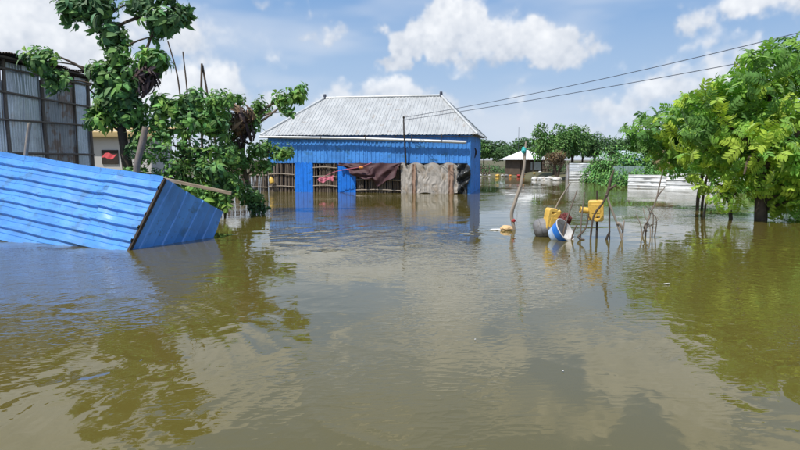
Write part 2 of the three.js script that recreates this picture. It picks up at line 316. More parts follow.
// cloth from a surface function
function cloth(fn, nu, nv) {
  const pos = [], uv = [], idx = [];
  for (let j = 0; j <= nv; j++) for (let i = 0; i <= nu; i++) {
    const p = fn(i / nu, j / nv); pos.push(...p); uv.push(p[0] + p[2], p[1]);
    if (i && j) { const k = j * (nu + 1) + i, a = k - nu - 2; idx.push(a, a + 1, k, a, k, k - 1); }
  }
  return geom(pos, idx, uv);
}
function lump(r, sy, amp, freq, seed, detail = 3) { // an uneven sack or bundle
  const g = new THREE.IcosahedronGeometry(r, detail), p = g.attributes.position, uv = [];
  for (let i = 0; i < p.count; i++) {
    const v = V(p.getX(i), p.getY(i), p.getZ(i)), n = v.clone().normalize(), k = 1 + amp * 2 * (fbm(n.x * freq + seed, n.y * freq, n.z * freq, 3) - 0.5);
    v.multiplyScalar(k); p.setXYZ(i, v.x, v.y * sy, v.z); uv.push(v.x + v.z, v.y);
  }
  g.setAttribute('uv', new THREE.Float32BufferAttribute(uv, 2)); g.computeVertexNormals(); return g;
}

// ================================================================ SETTING
// ---- flood water: one sheet, finest where the ripples show
const SHORE = [[-400, -70], [-30, -66], [5, -62], [11, -57], [13, -47], [16, -38], [18, -32], [21, -27], [30, -23], [90, -20], [500, -20]];
function shoreZ(x) { for (let i = 1; i < SHORE.length; i++) if (x <= SHORE[i][0]) { const [a, b] = [SHORE[i - 1], SHORE[i]], t = clamp((x - a[0]) / (b[0] - a[0])); return a[1] + (b[1] - a[1]) * t; } return -20; }
const groundY = (x, z) => clamp((shoreZ(x) - z + 2.5 * (noise(x * 0.22, z * 0.22) - 0.5)) * 0.07, -1.3, 0.45) + 0.14 * (fbm(x * 0.4, z * 0.4, 3, 3) - 0.5) * smooth(-3, 3, shoreZ(x) - z);
{
  const spread = (from, step, grow, to) => { const a = [from]; let s = step; while (a[a.length - 1] < to) { a.push(a[a.length - 1] + s); s *= grow; } return a; };
  const right = spread(0, 0.04, 1.0, 6.0), xs0 = right.concat(spread(6.0, 0.044, 1.022, 700).slice(1));
  const xs = xs0.slice(1).reverse().map((x) => -x).concat(xs0);
  const zs0 = spread(1.8, 0.028, 1.0, 7).concat(spread(7, 0.03, 1.0145, 700).slice(1)), zs = [-60, -20, -8, -4, -2, 0, 0.9].concat(zs0).map((d) => -d);
  const gauss = (x, z, cx, cz, rx, rz) => Math.exp(-(((x - cx) / rx) ** 2) - ((z - cz) / rz) ** 2);
  const patch = (x, z) => 0.12 + 1.3 * smooth(0.44, 0.66, fbm(x * 0.3 + 4, z * 0.22, 1.5, 3)) + 2.0 * gauss(x, z, -0.6, -13.6, 2.6, 2.2) + 0.8 * gauss(x, z, -4.6, -9.0, 3, 2.2) + 1.2 * gauss(x, z, -1.4, -5.4, 1.2, 1.4) + 1.2 * gauss(x, z, -2.3, -4.2, 0.8, 1.0) + 1.1 * gauss(x, z, 3.0, -4.8, 1.4, 1.4) + 0.5 * gauss(x, z, 6.5, -9, 2.5, 2.5) - 0.22 * gauss(x, z, 0.2, -3.6, 1.3, 1.0);
  const OCT = [[2.2, 0.0045], [1.15, 0.003], [0.62, 0.0036], [0.34, 0.0028], [0.19, 0.0018], [0.11, 0.0010]];
  function height(x, z, cell, m) {
    const wx = x + 2.2 * (noise(x * 0.3, z * 0.3, 2.5) - 0.5) + 0.5 * (noise(x * 1.1, z * 1.1, 6.5) - 0.5), wz = z + 2.2 * (noise(x * 0.3, z * 0.3, 8.5) - 0.5) + 0.5 * (noise(x * 1.3, z * 1.3, 11.5) - 0.5);
    let h = 0;
    OCT.forEach(([l, a], i) => {
      if (l < cell * 2.2) return;
      const t = i * 0.7 + 0.35, c = Math.cos(t), s = Math.sin(t), p = (wx * c + wz * s) / l, q = (-wx * s + wz * c) / (l * 1.9);
      const n = noise(p * 1.6, q * 1.6, i * 5.5 + 0.5); h += a * (i > 1 ? m : 0.5 + 0.5 * m) * (1 - Math.abs(2 * n - 1)) * smooth(2.2, 3.4, l / cell);
    });
    return h;
  }
  const pos = [], uv = [], nor = [], idx = [], N = xs.length;
  zs.forEach((z, j) => {
    const dz = Math.abs((zs[Math.min(zs.length - 1, j + 1)] - zs[Math.max(0, j - 1)]) / 2);
    xs.forEach((x, i) => {
      const dx = Math.abs((xs[Math.min(N - 1, i + 1)] - xs[Math.max(0, i - 1)]) / 2), cell = Math.max(dx, dz), far = cell > 2;
      const m = far ? 0 : patch(x, z), e = Math.max(0.015, cell * 0.5), h = far ? 0 : height(x, z, cell, m);
      let nx = 0, nz = 0; if (!far) { nx = (height(x + e, z, cell, m) - h) / e; nz = (height(x, z + e, cell, m) - h) / e; }
      const l = Math.hypot(nx, 1, nz); nor.push(-nx / l, 1 / l, -nz / l); pos.push(x, h - 0.008, z); uv.push(x + 0.35 * z, z * 0.8);
      if (i && j) { const k = j * N + i; idx.push(k - N - 1, k - N, k, k - N - 1, k, k - 1); }
    });
  });
  const g = new THREE.BufferGeometry(); g.setAttribute('position', new THREE.Float32BufferAttribute(pos, 3)); g.setAttribute('normal', new THREE.Float32BufferAttribute(nor, 3)); g.setAttribute('uv', new THREE.Float32BufferAttribute(uv, 2)); g.setIndex(idx);
  structure('water', g, phys({ color: col(0.102, 0.083, 0.019), roughness: 0.025, ior: 1.5, bumpMap: rippleHeights, bumpScale: 0.0032 }));
  console.log('water vertices', pos.length / 3);
}
// ---- flooded ground that rises out of the water at the far bank
{
  const axis = (a) => { const l = []; for (let i = -a; i <= a; i++) l.push(i); return l; }, pos = [], uv = [], idx = [];
  const sx = axis(110).map((i) => Math.sign(i) * (Math.abs(i) * 0.7 + Math.pow(Math.abs(i) / 110, 5) * 620)), sz = axis(110).map((i) => -30 + Math.sign(i) * (Math.abs(i) * 0.7 + Math.pow(Math.abs(i) / 110, 5) * 620));
  sz.forEach((z, j) => sx.forEach((x, i) => { pos.push(x, groundY(x, z), z); uv.push(x, z); if (i && j) { const k = j * sx.length + i, w = sx.length; idx.push(k - w - 1, k - 1, k, k - w - 1, k, k - w); } }));
  structure('ground', geom(pos, idx, uv), std({ color: col(0.11, 0.105, 0.055), roughness: 1, map: T.dirt, bumpMap: T.fine, bumpScale: 0.05 }));
}

// ================================================================ BLUE HOUSE
const HOUSE = [-6.48, 0, -30.48], HT = -0.2007;
function stickGeos(n, h, r, seed) { const q = rng(seed), out = []; for (let i = 0; i < n; i++) out.push(limb([[0, -0.7, 0], [rnd(-0.02, 0.02, q), h * 0.3, rnd(-0.02, 0.02, q)], [rnd(-0.025, 0.025, q), h * 0.7, 0], [rnd(-0.02, 0.02, q), h * rnd(0.97, 1.06, q), 0]], [r * rnd(0.9, 1.2, q), r, r * rnd(0.7, 0.95, q)], 6, 6, 0.2, i + seed)); return out; }
const stickVariants = stickGeos(7, 1.4, 0.034, 5), stickMats = [M.woodGrey, M.woodMid, M.woodMid, M.woodGrey];
function sticks(parent, x0, x1, z, seed, top = 1) { const q = rng(seed); for (let x = x0; x < x1; x += rnd(0.062, 0.1, q)) { const m = mesh('stick', stickVariants[Math.floor(q() * 7)], stickMats[Math.floor(q() * 4)], parent); m.position.set(x, -0.02, z + rnd(-0.012, 0.012, q)); m.rotation.set(0, rnd(0, 6.28, q), rnd(-0.03, 0.03, q)); m.scale.y = rnd(0.95, 1.0, q) * top; } }
{
  const h = thing('blue_house', 'blue ribbed metal house with pale hipped metal roof standing in the flood', 'house', HOUSE, HT);
  const LEN = 9.93, DEEP = 6, EAVE = 2.74, RIDGE = 4.78, OV = 0.16;
  // upper cladding, one part per sheet
  let k = 0; for (let x = 0; x < 9.9; x += 0.98) { const w = Math.min(1.0, LEN - x), m = mesh('wall_sheet', sheet(w, 1.32, { kind: 'rib', pitch: 0.2, depth: 0.026, dent: 0.006, seed: ++k, ragged: 0.015 }), M.blueWall, h); m.position.set(x, 1.4, (k % 2) * 0.006); }
  // lower cladding panels and the tall corner panel
  for (const [x, w, y0, hh] of [[1.38, 0.46, -0.8, 2.24], [1.84, 0.46, -0.8, 2.23], [3.57, 0.45, -0.8, 2.21], [4.02, 0.44, -0.8, 2.22], [9.8, 0.13, -0.8, 2.2]]) { const m = mesh('wall_panel', sheet(w, hh, { kind: 'rib', pitch: 0.26, depth: 0.018, dent: 0.01, seed: ++k }), x > 9 ? M.blueWall : M.blueDoor, h); m.position.set(x, y0, 0.012); }
  for (const [a, b] of [[0.0, 1.36], [2.32, 3.55], [4.48, 6.75]]) sticks(h, a + 0.04, b, -0.02, 100 + a * 10);
  mesh('backing_board', new RoundedBoxGeometry(3.1, 2.2, 0.04, 1, 0.01).translate(8.28, 0.25, -0.08), M.woodMid, h);
  for (const [a, b, y] of [[0, 1.36, 0.25], [0, 1.36, 0.85], [2.32, 3.55, 0.3], [2.32, 3.55, 1.18], [2.32, 3.55, 0.75], [4.48, 6.75, 0.12], [4.48, 6.75, 0.6]]) mesh('rail', limb([[a, y, 0.05], [(a + b) / 2, y + 0.03, 0.06], [b, y - 0.02, 0.05]], [0.03, 0.026, 0.03], 6, 8, 0.15, a + y), M.woodBleached, h);
  mesh('sill_beam', barGeo([-0.02, 1.395, -0.06], [LEN - 0.1, 1.395, -0.06], 0.08, 0.08), M.woodDark, h);
  // side and back walls
  const plain = (name, w, hh, o, x, z) => { const m = mesh(name, bake(sheet(w, hh, { kind: 'rib', pitch: 0.2, depth: 0.026, seed: ++k }), o, x, [0, 1, 0], z), M.blueWall, h); return m; };
  for (let s = 0; s < 6; s++) { plain('side_sheet', 1.0, 3.5, [LEN, -0.8, -s], [0, 0, -1], [1, 0, 0]); plain('side_sheet', 1.0, 3.5, [0, -0.8, -s - 1], [0, 0, 1], [-1, 0, 0]); }
  for (let s = 0; s < 10; s++) plain('back_sheet', 1.0, 3.5, [(s + 1) * 0.993, -0.8, -DEEP], [-1, 0, 0], [0, 0, -1]);
  // hipped roof of ribbed sheets
  const cx = [-0.3, LEN + 0.3], zf = OV, zb = -DEEP - 0.3, rx = [1.96, 8.13], rz = -3.0;
  const face = (A, B, ia, ib, top) => { // eave A to B, ridge inset from each end
    const x = B.clone().sub(A), len = x.length(); x.normalize(); const foot = A.clone().addScaledVector(x, ia), y = top.clone().sub(foot), S = y.length(); y.normalize(); const n = x.clone().cross(y);
    for (let s = 0, q = 0; s < len - 0.02; s += 0.86, q++) {
      const w = Math.min(0.9, len - s), hi = (xx) => Math.max(0.004, S * Math.min(1, (s + xx) / Math.max(ia, 1e-3), (len - s - xx) / Math.max(ib, 1e-3)));
      const p = A.clone().addScaledVector(x, s).addScaledVector(n, (q % 2) * 0.006);
      mesh('roof_sheet', bake(sheet(w, S, { kind: 'rib', pitch: 0.18, depth: 0.019, hi, ny: 6, dent: 0.012, seed: ++k }), p.toArray(), x.toArray(), y.toArray(), n.toArray()), M.roof, h);
    }
  };
  const c00 = V(cx[0], EAVE, zf), c10 = V(cx[1], EAVE - 0.04, zf), c11 = V(cx[1], EAVE, zb), c01 = V(cx[0], EAVE, zb), rl = V(rx[0], RIDGE, rz), rr = V(rx[1], RIDGE, rz);
  face(c00, c10, rx[0] - cx[0], cx[1] - rx[1], rl); face(c10, c11, zf - rz, rz - zb, rr); face(c11, c01, cx[1] - rx[1], rx[0] - cx[0], rr); face(c01, c00, rz - zb, zf - rz, rl);
  for (const [a, b] of [[rl, rr], [c00, rl], [c10, rr], [c11, rr], [c01, rl]]) { const u = V(0, 0.035, 0); mesh('ridge_cap', limb([a.clone().add(u).toArray(), a.clone().lerp(b, 0.5).add(u).toArray(), b.clone().add(u).toArray()], [0.06, 0.06, 0.06], 8, 10, 0.05), M.cap, h); }
  for (const r of [rl, rr]) mesh('finial', limb([[r.x, r.y - 0.05, r.z], [r.x, r.y + 0.1, r.z], [r.x, r.y + 0.22, r.z]], [0.09, 0.085, 0.07], 8, 5, 0.1), M.wire, h);
  mesh('fascia', barGeo([cx[0] + 0.05, EAVE - 0.08, zf - 0.05], [cx[1] - 0.05, EAVE - 0.12, zf - 0.05], 0.07, 0.025), M.woodDark, h);
  for (const x of [0.4, 1.9, 3.4, 4.9, 6.4, 7.9, 9.4]) mesh('rafter', barGeo([x, EAVE - 0.16, -0.1], [x, EAVE - 0.06, zf - 0.12], 0.06, 0.08), M.woodMid, h);
  // sagging gutter hung below the eave
  const gut = mesh('gutter', limb([[-0.35, 2.68, 0.23], [2.2, 2.61, 0.24], [4.4, 2.56, 0.23], [6.9, 2.47, 0.25], [9.75, 2.35, 0.23]], [0.062, 0.065, 0.062, 0.066, 0.07, 0.075], 10, 40, 0.07, 3), M.cap, h);
  for (const x of [0.8, 2.8, 5.0, 7.2, 8.6]) mesh('hanger', limb([[x, 2.74, 0.1], [x + 0.02, 2.62, 0.3], [x, 2.6 - x * 0.03, 0.32]], [0.016, 0.016, 0.016], 5, 6), M.woodDark, gut);
  mesh('door_hook', limb([[LEN + 0.1, 2.1, -1.2], [LEN + 0.14, 1.95, -1.3], [LEN + 0.1, 1.65, -1.1]], [0.03, 0.05, 0.02], 6, 8), M.woodDark, h);
}
const houseAt = (x, y, z) => { const c = Math.cos(HT), s = Math.sin(HT); return [HOUSE[0] + c * x + s * z, y, HOUSE[2] - s * x + c * z]; };
function onHouse(name, geo, mat, label, category, pos, group) { const m = single(name, geo, mat, label, category, houseAt(...pos), group); m.rotation.y = HT; return m; }
// hanging cloths
onHouse('maroon_tarpaulin', cloth((u, v) => {
  const x = u * 3.1, drop = 0.14 + 0.56 * smooth(0.03, 0.4, u) * smooth(1.02, 0.86, u) + 0.4 * Math.exp(-(((u - 0.66) / 0.07) ** 2)) - 0.18 * Math.exp(-(((u - 0.9) / 0.08) ** 2)), sag = 0.1 * Math.abs(Math.sin(u * Math.PI * 3.0));
  const fold = Math.sin(u * 46 + 3.5 * Math.sin(v * 3 + u * 6)) * 0.035 * v + 0.11 * Math.sin((u * 3.0 + v * 0.8) * 6.28 + 9 * noise(u * 4, v * 3)) * (0.25 + v) * 0.7;
  return [x + 0.12 * v * Math.sin(u * 17), -v * drop - sag * (0.3 + 0.7 * v), 0.1 + fold + 0.1 * v];
}, 90, 16), M.maroon, 'maroon cloth draped in swags over the stick wall of the blue house', 'tarpaulin', [3.66, 1.42, 0.06]);
onHouse('grey_tarpaulin', cloth((u, v) => { // hung from a few points: sags between them, folds run down from each
  const x = u * 2.72, n = fbm(u * 6, v * 2.5, 3, 4) - 0.5, m = fbm(u * 20, v * 9, 5, 3) - 0.5, p = u * 3.6 + 0.35 * n, c = Math.abs(p - Math.round(p)) * 2, sag = 0.13 * c * c;
  const swag = 0.022 * Math.sin((v * 1.5 + 0.42 * (1 - c * c)) * 13 + 5 * n) * c * c * smooth(0.95, 0.35, v), fold = 0.016 * Math.sin(p * 12.6 + 7 * n + 1.5 * v) * (0.35 + 0.65 * v) + 0.009 * Math.sin(p * 31 + 9 * n) * (0.3 + v);
  return [x + 0.05 * n, -sag * (1 - v) - v * (1.46 + 0.07 * Math.sin(u * 11)), 0.06 + 0.07 * n + 0.018 * m + swag + fold];
}, 150, 60), M.tarpGrey, 'dirty grey tarpaulin covering the lower wall of the blue house', 'tarpaulin', [6.68, 1.43, 0.05]);
for (const [x, w, y] of [[7.2, 0.22, 1.36], [8.9, 0.27, 1.34]]) onHouse('cloth_strip', cloth((u, v) => { const n = fbm(u * 3 + x, v * 6, 2, 4) - 0.5; return [u * w * (1 - 0.2 * v) + 0.06 * n + 0.04 * v, -v * 1.38, 0.11 + 0.05 * n + 0.025 * Math.sin(u * 9 + v * 2)]; }, 14, 30), M.tarpBrown, x < 8 ? 'brownish cloth strip hanging over grey tarpaulin beside the maroon cloth' : 'brownish cloth strip hanging over grey tarpaulin beside the black plastic', 'cloth', [x, y, 0.06]);
onHouse('black_plastic_sheet', cloth((u, v) => { const n = fbm(u * 4, v * 7, 5, 4) - 0.5; return [u * 0.52 + 0.1 * n + 0.1 * Math.sin(v * 5) * (u - 0.2), -v * 1.42, 0.1 + 0.28 * n + 0.1 * Math.sin(v * 16 + u * 5)]; }, 20, 40), M.blackPlastic, 'crumpled black plastic sheet hanging at the corner of the blue house', 'plastic sheet', [9.34, 1.38, 0.06]);
{ const p = houseAt(6.9, 0, 0.42), w = thing('wooden_pole', 'short dark wooden pole fixed to the blue house wall above the eave', 'pole', p, HT); mesh('shaft', limb([[0.03, 1.3, -0.28], [0.02, 1.9, -0.2], [-0.02, 2.7, -0.08], [-0.03, 3.55, 0]], [0.036, 0.036, 0.034, 0.03], 8, 20, 0.22, 4), M.woodDark, w); mesh('top_knob', lump(0.05, 1.2, 0.2, 3, 5, 1).translate(-0.03, 3.5, 0), M.woodDark, w); }
single('clothes_line', limb([houseAt(2.7, 0.62, 0.5), houseAt(3.6, 1.0, 0.48), houseAt(4.9, 1.25, 0.45), houseAt(5.3, 1.42, 0.3)], [0.013, 0.013, 0.013], 5, 24, 0), M.pink, 'thin pink line stretched slantwise across the front of blue house', 'line');
onHouse('pink_cloth', cloth((u, v) => { const n = fbm(u * 5, v * 4, 1, 3) - 0.5; return [u * 0.75, 0.13 * u - v * (0.16 + 0.12 * Math.sin(u * 5) ** 2) , 0.08 * n + 0.04 * Math.sin(u * 20)]; }, 30, 8), M.pink, 'pink cloth hanging on the line before the stick wall', 'cloth', [2.75, 0.7, 0.5]);
onHouse('orange_cloth', lump(0.1, 0.65, 0.3, 2.5, 9), M.orange, 'orange cloth bundled on the line before the maroon cloth', 'cloth', [4.85, 1.2, 0.47]);
// stick fence that goes on to the left of the house
{
  const f = thing('stick_fence', 'fence of upright grey sticks beside the left end of blue house', 'fence', houseAt(-2.72, 0, 0.02), HT);
  sticks(f, 0, 2.66, 0, 61, 0.97);
  for (const y of [0.2, 0.8]) mesh('rail', limb([[-0.05, y, 0.06], [1.3, y + 0.03, 0.06], [2.68, y, 0.06]], [0.03, 0.028, 0.03], 6, 10, 0.15, y), M.woodBleached, f);
  for (const x of [0, 1.35, 2.6]) mesh('post', limb([[x, -0.8, -0.07], [x + 0.02, 0.5, -0.07], [x, 1.5, -0.07]], [0.05, 0.045, 0.045], 7, 8, 0.2, x), M.woodMid, f);
}
onHouse('yellow_jug', (() => { const pr = [[0, 0], [0.1, 0.0], [0.12, 0.03], [0.12, 0.2], [0.05, 0.29], [0.04, 0.33], [0, 0.33]].map((p) => new THREE.Vector2(...p)); return new THREE.LatheGeometry(pr, 14).rotateZ(0.3); })(), M.yellow, 'small yellow jug hanging on the grey stick fence', 'jug', [0.27, 0.42, 0.2]);

// ================================================================ FALLEN BLUE SHACK
{
  const s = thing('fallen_shack', 'toppled blue sheet metal shack lying half under water', 'shack', [-4.7, 0, -10.56], -0.46);
  s.rotation.z = -0.1; // its far end is lifted
  // cross section in (back, up) before the end wall; x runs along the shack, 0 at the near end
  const P0 = [0, 0], P1 = [0.74, 1.24], P2 = [2.32, 0.5], a = [P1[0] - P0[0], P1[1] - P0[1]], la = Math.hypot(...a), ad = [a[0] / la, a[1] / la], b = [P2[0] - P1[0], P2[1] - P1[1]], lb = Math.hypot(...b), bd = [b[0] / lb, b[1] / lb];
  const LONG = 6.4, UNDER = 0.75, yv = [0, ad[1], -ad[0]];
  // sheet ribs run along the shack: sheet x -> up the slope, sheet y -> along
  const nMain = [0, ad[0], ad[1]];
  const put = (x0, x1, lift, seed, dent, ragged) => bake(sheet(la + UNDER, x1 - x0, { kind: 'rib', pitch: 0.262, depth: 0.058, ny: Math.ceil((x1 - x0) * 9), dent, seed, ragged }), [x1, -UNDER * ad[1] + lift * nMain[1], UNDER * ad[0] + lift * nMain[2]], yv, [-1, 0, 0], nMain);
  mesh('side_sheet', put(-LONG, -1.08, 0, 1, 0.03, 0), M.blueShack, s);
  mesh('side_sheet', put(-1.16, 0.03, 0.02, 2, 0.045, 0.12), M.blueShack, s);
  // end wall: ribs parallel to the slope
  const across = [0, -ad[0], -ad[1]];
  mesh('end_sheet', bake(sheet(1.72, 2.2, { kind: 'rib', pitch: 0.43, depth: 0.02, ny: 12, dent: 0.03, seed: 5, hi: (x) => UNDER + la - 0.02 + x * 0.1, ragged: 0.03 }), [0.02, -UNDER * ad[1], UNDER * ad[0]], across, yv, [1, 0, 0]), M.blueShack, s);
  mesh('corner_post', barGeo([0.035, P0[1] - 0.5, 0.5 * ad[0] / ad[1] + 0.01], [0.035, P1[1] - 0.03, -P1[0] + 0.02], 0.055, 0.06), M.woodDark, s);
  // the upper side, sloping away behind
  const top = bake(sheet(LONG, lb, { kind: 'rib', pitch: 0.3, depth: 0.03, ny: 6, dent: 0.02, seed: 7 }), [-LONG, P1[1] - 0.015, -P1[0]], [1, 0, 0], [0, bd[1], -bd[0]], [0, bd[0], bd[1]]);
  mesh('top_sheet', top, M.blueShack, s);
  mesh('rafter', barGeo([-0.3, 1.2, -0.85], [0.86, 1.02, -1.55], 0.04, 0.06), M.woodPale, s);
}
single('leaning_post', limb([[-5.88, 0.2, -13.75], [-5.78, 1.4, -13.6], [-5.66, 1.85, -13.6], [-5.56, 2.27, -13.62]], [0.085, 0.08, 0.075, 0.07], 9, 16, 0.15, 8), M.woodGrey, 'thick grey wooden post leaning up behind the fallen blue shack', 'post');
single('leaning_stick', limb([[-8.75, 0.2, -14.0], [-8.42, 1.5, -13.9], [-8.2, 2.36, -13.8]], [0.05, 0.048, 0.04], 8, 12, 0.15, 9), M.woodBleached, 'pale bare stick leaning before the grey corrugated shed', 'stick');

// ================================================================ GREY SHED
{
  const s = thing('corrugated_shed', 'old grey corrugated metal shed with wooden frame behind fallen blue shack', 'shed', [-10.2, 0, -13.03], 1.471);
  const TOP = 4.0;
  const bay = [[0, 1.35, M.galvShiny], [1.35, 2.62, M.galvDull], [2.66, 3.35, M.galvShiny], [3.33, 4.02, M.galvShiny], [4.06, 4.78, M.galvDull], [4.76, 5.46, M.galvDull], [5.46, 6.16, M.galvBright]];
  bay.forEach(([a, b, m], i) => { const w = mesh('wall_sheet', sheet(b - a, TOP + 0.5, { pitch: 0.1, depth: 0.026, ny: 10, dent: 0.03, seed: i + 3 }), m, s); w.position.set(a, -0.5, (i % 2) * 0.008); });
  mesh('wall_sheet', sheet(0.55, 2.2, { pitch: 0.1, depth: 0.026, ny: 8, dent: 0.03, seed: 19 }), M.galvShiny, s).position.set(2.12, 1.0, 0.03);
  for (const x of [1.3, 2.64, 4.04, 6.14]) mesh('post', limb([[x, -0.5, 0.08], [x + 0.02, 1.6, 0.09], [x - 0.02, 3.0, 0.08], [x, TOP + 0.05, 0.08]], [0.05, 0.045, 0.045, 0.04], 7, 16, 0.15, x), M.woodGrey, s);
  mesh('post', limb([[5.46, -0.5, 0.06], [5.46, TOP, 0.06]], [0.03, 0.03], 6, 10, 0.15), M.woodGrey, s);
  for (const [y, d] of [[3.32, -0.1], [2.5, 0.06], [1.72, 0.0], [3.82, 0]]) mesh('rail', limb([[-0.1, y, 0.11], [3, y + d, 0.12], [6.2, y + d * 1.6, 0.11]], [0.032, 0.03, 0.028], 6, 20, 0.12, y), M.woodGrey, s);
  mesh('plinth_board', barGeo([-0.1, 1.28, 0.14], [6.2, 1.28, 0.14], 0.42, 0.03), M.galvDull, s);
  // other walls
  mesh('end_wall', bake(sheet(4, TOP + 0.5, { pitch: 0.1, depth: 0.02 }), [6.18, -0.5, 0], [0, 0, -1], [0, 1, 0], [1, 0, 0]), M.galvDull, s);
  mesh('end_wall', bake(sheet(4, TOP + 0.5, { pitch: 0.1, depth: 0.02 }), [0, -0.5, -4], [0, 0, 1], [0, 1, 0], [-1, 0, 0]), M.galvDull, s);
  mesh('back_wall', bake(sheet(6.18, TOP + 0.3, { pitch: 0.1, depth: 0.02 }), [6.18, -0.5, -4], [-1, 0, 0], [0, 1, 0], [0, 0, -1]), M.galvDull, s);
  // low pitched roof, sheet ends over the wall
  const ang = 0.12, y = [0, Math.sin(ang), -Math.cos(ang)], n = [0, Math.cos(ang), Math.sin(ang)];
  for (let i = 0; i < 8; i++) mesh('roof_sheet', bake(sheet(0.92, 4.9, { pitch: 0.1, depth: 0.03, ny: 8, dent: 0.03, seed: 30 + i, lo: (x) => 0.08 * Math.sin(i * 2.3) }), [-0.5 + i * 0.87, TOP + 0.13 + (i % 2) * 0.012, 0.32], [1, 0, 0], y, n), M.galvDark, s);
  for (let i = 0; i < 8; i++) mesh('rafter', barGeo([0.2 + i * 0.86, TOP + 0.02, 0.26 + 0.06 * Math.sin(i * 3)], [0.2 + i * 0.86, TOP + 0.5, -4.1], 0.05, 0.09), M.woodMid, s);
  for (const [z, l] of [[0.22, 6.75], [-0.1, 6.55], [-0.4, 6.8]]) mesh('purlin', barGeo([-0.4, TOP + 0.1 - z * 0.1, z], [l, TOP + 0.08 - z * 0.1, z], 0.06, 0.05), M.woodMid, s);
  mesh('fascia', barGeo([-0.5, TOP + 0.03, 0.28], [6.5, TOP + 0.03, 0.28], 0.12, 0.025), M.woodDark, s);
  mesh('brace', limb([[6.15, 3.7, 0.1], [6.5, 3.3, 0.3], [6.75, 2.95, 0.5]], [0.03, 0.03, 0.025], 6, 8), M.woodMid, s);
}
// small pale house seen between shed and tree
{
  const s = thing('small_pale_house', 'small pale walled house with ochre roof edge behind the trees', 'house', [-17.2, 0, -31], 0.1);
  mesh('wall', new RoundedBoxGeometry(4.6, 4.6, 4, 1, 0.03).translate(2.3, 0.72, -2), M.wallPale, s);
  mesh('roof', new RoundedBoxGeometry(5.4, 0.3, 4.8, 1, 0.05).rotateX(0.1).translate(2.4, 3.05, -2), M.ochre, s);
  mesh('window', new RoundedBoxGeometry(0.8, 0.7, 0.06, 1, 0.01).translate(2.6, 1.7, 0.03), M.woodDark, s);
}
single('red_awning', cloth((u, v) => [u * 0.6, -0.22 * v + 0.05 * Math.sin(u * 6), 0.4 * v + 0.04 * Math.sin(u * 15)], 16, 6), M.red, 'small red awning in front of the pale house', 'awning', [-14.2, 1.85, -29.8]);
// thin poles that rise among the left trees
for (const [p, l] of [[[[-6.5, 0, -19.2], [-6.45, 3.5, -19], [-6.54, 4.8, -19]], 'thin upright pole rising above the leafy bush beside paired poles'], [[[-6.7, 0, -19.3], [-6.72, 4.0, -19], [-6.98, 5.1, -19]], 'thin bending pole rising beside the big leaved tree']]) single('thin_pole', limb(p, [0.035, 0.028, 0.02], 6, 14, 0.1, p[2][0]), M.woodMid, l, 'pole');
{ const t = thing('pole_pair', 'two dark poles tied together at the top among the trees', 'poles', [-6.1, 0, -19.4]); mesh('pole', limb([[-0.1, 0, 0], [-0.06, 3.5, 0], [0.0, 4.5, 0.02]], [0.04, 0.04, 0.032], 6, 12, 0.1), M.woodMid, t); mesh('pole', limb([[0.6, 0, 0], [0.16, 3.4, 0], [0.0, 4.46, -0.04]], [0.04, 0.035, 0.03], 6, 12, 0.1), M.woodMid, t); }

// ================================================================ POWER LINES
{
  const w0 = houseAt(6.88, 3.5, 0.42), pole = [15.4, 0, -12.6], p = thing('utility_pole', 'wooden utility pole that carries the two overhead wires', 'utility pole', pole);
  mesh('shaft', limb([[0, -1.0, 0], [0, 3, 0], [0.02, 6.4, 0]], [0.12, 0.11, 0.09], 10, 14, 0.05), M.woodGrey, p); mesh('cross_arm', barGeo([-0.2, 6.0, -0.6], [0.2, 6.0, 0.6], 0.09, 0.09), M.woodGrey, p);
  const wire = (y0, y1, sag, r, label) => { const pts = []; for (let i = 0; i <= 20; i++) { const t = i / 20; pts.push([w0[0] + (pole[0] - w0[0]) * t, w0[1] + y0 + (y1 - w0[1] - y0) * t - sag * 4 * t * (1 - t), w0[2] + (pole[2] - w0[2]) * t]); } single('overhead_wire', limb(pts, [r, r], 6, 60, 0), M.wire, label, 'wire'); };
  wire(0.0, 6.0, 0.3, 0.011, 'upper dark overhead wire running from the blue house'); wire(-0.12, 5.15, 0.16, 0.011, 'lower dark overhead wire running from the blue house');
}

// ================================================================ FOLIAGE
const POINTED = [[0, 0.12], [0.3, 0.92], [0.62, 0.86], [1, 0.0]], OVAL = [[0, 0.1], [0.2, 0.66], [0.48, 1.0], [0.78, 0.78], [1, 0.08]];
function leafInto(a, base, dir, up, len, wid, droop, fold, tone, st = POINTED) {
  const side = dir.clone().cross(up).normalize(), nrm = side.clone().cross(dir).normalize(), rows = [];
  for (const [t, w] of st) {
    const c = base.clone().addScaledVector(dir, len * t * (1 - 0.18 * droop * t)); c.y -= droop * len * t * t * 0.75;
    const e = w * wid * 0.5, f = nrm.clone().multiplyScalar(e * fold);
    rows.push([c.clone().addScaledVector(side, -e).add(f), c, c.clone().addScaledVector(side, e).add(f)]);
  }
  const tri = (p, q, r) => { for (const v of [p, q, r]) { a.p.push(v.x, v.y, v.z); a.c.push(...tone); } }, last = st.length - 1;
  for (let i = 0; i < last; i++) { const [l0, c0, r0] = rows[i], [l1, c1, r1] = rows[i + 1]; if (i < last - 1) { tri(l0, c0, c1); tri(l0, c1, l1); tri(c0, r0, r1); tri(c0, r1, c1); } else { tri(l0, c0, c1); tri(c0, r0, c1); } }
}
const leafGeom = (a) => geom(a.p, null, null, a.c);
const toneOf = (q) => { const k = rnd(0.55, 1.45, q), y = rnd(-0.14, 0.24, q); return [k * (1 + y), k, k * (1 - y)]; };
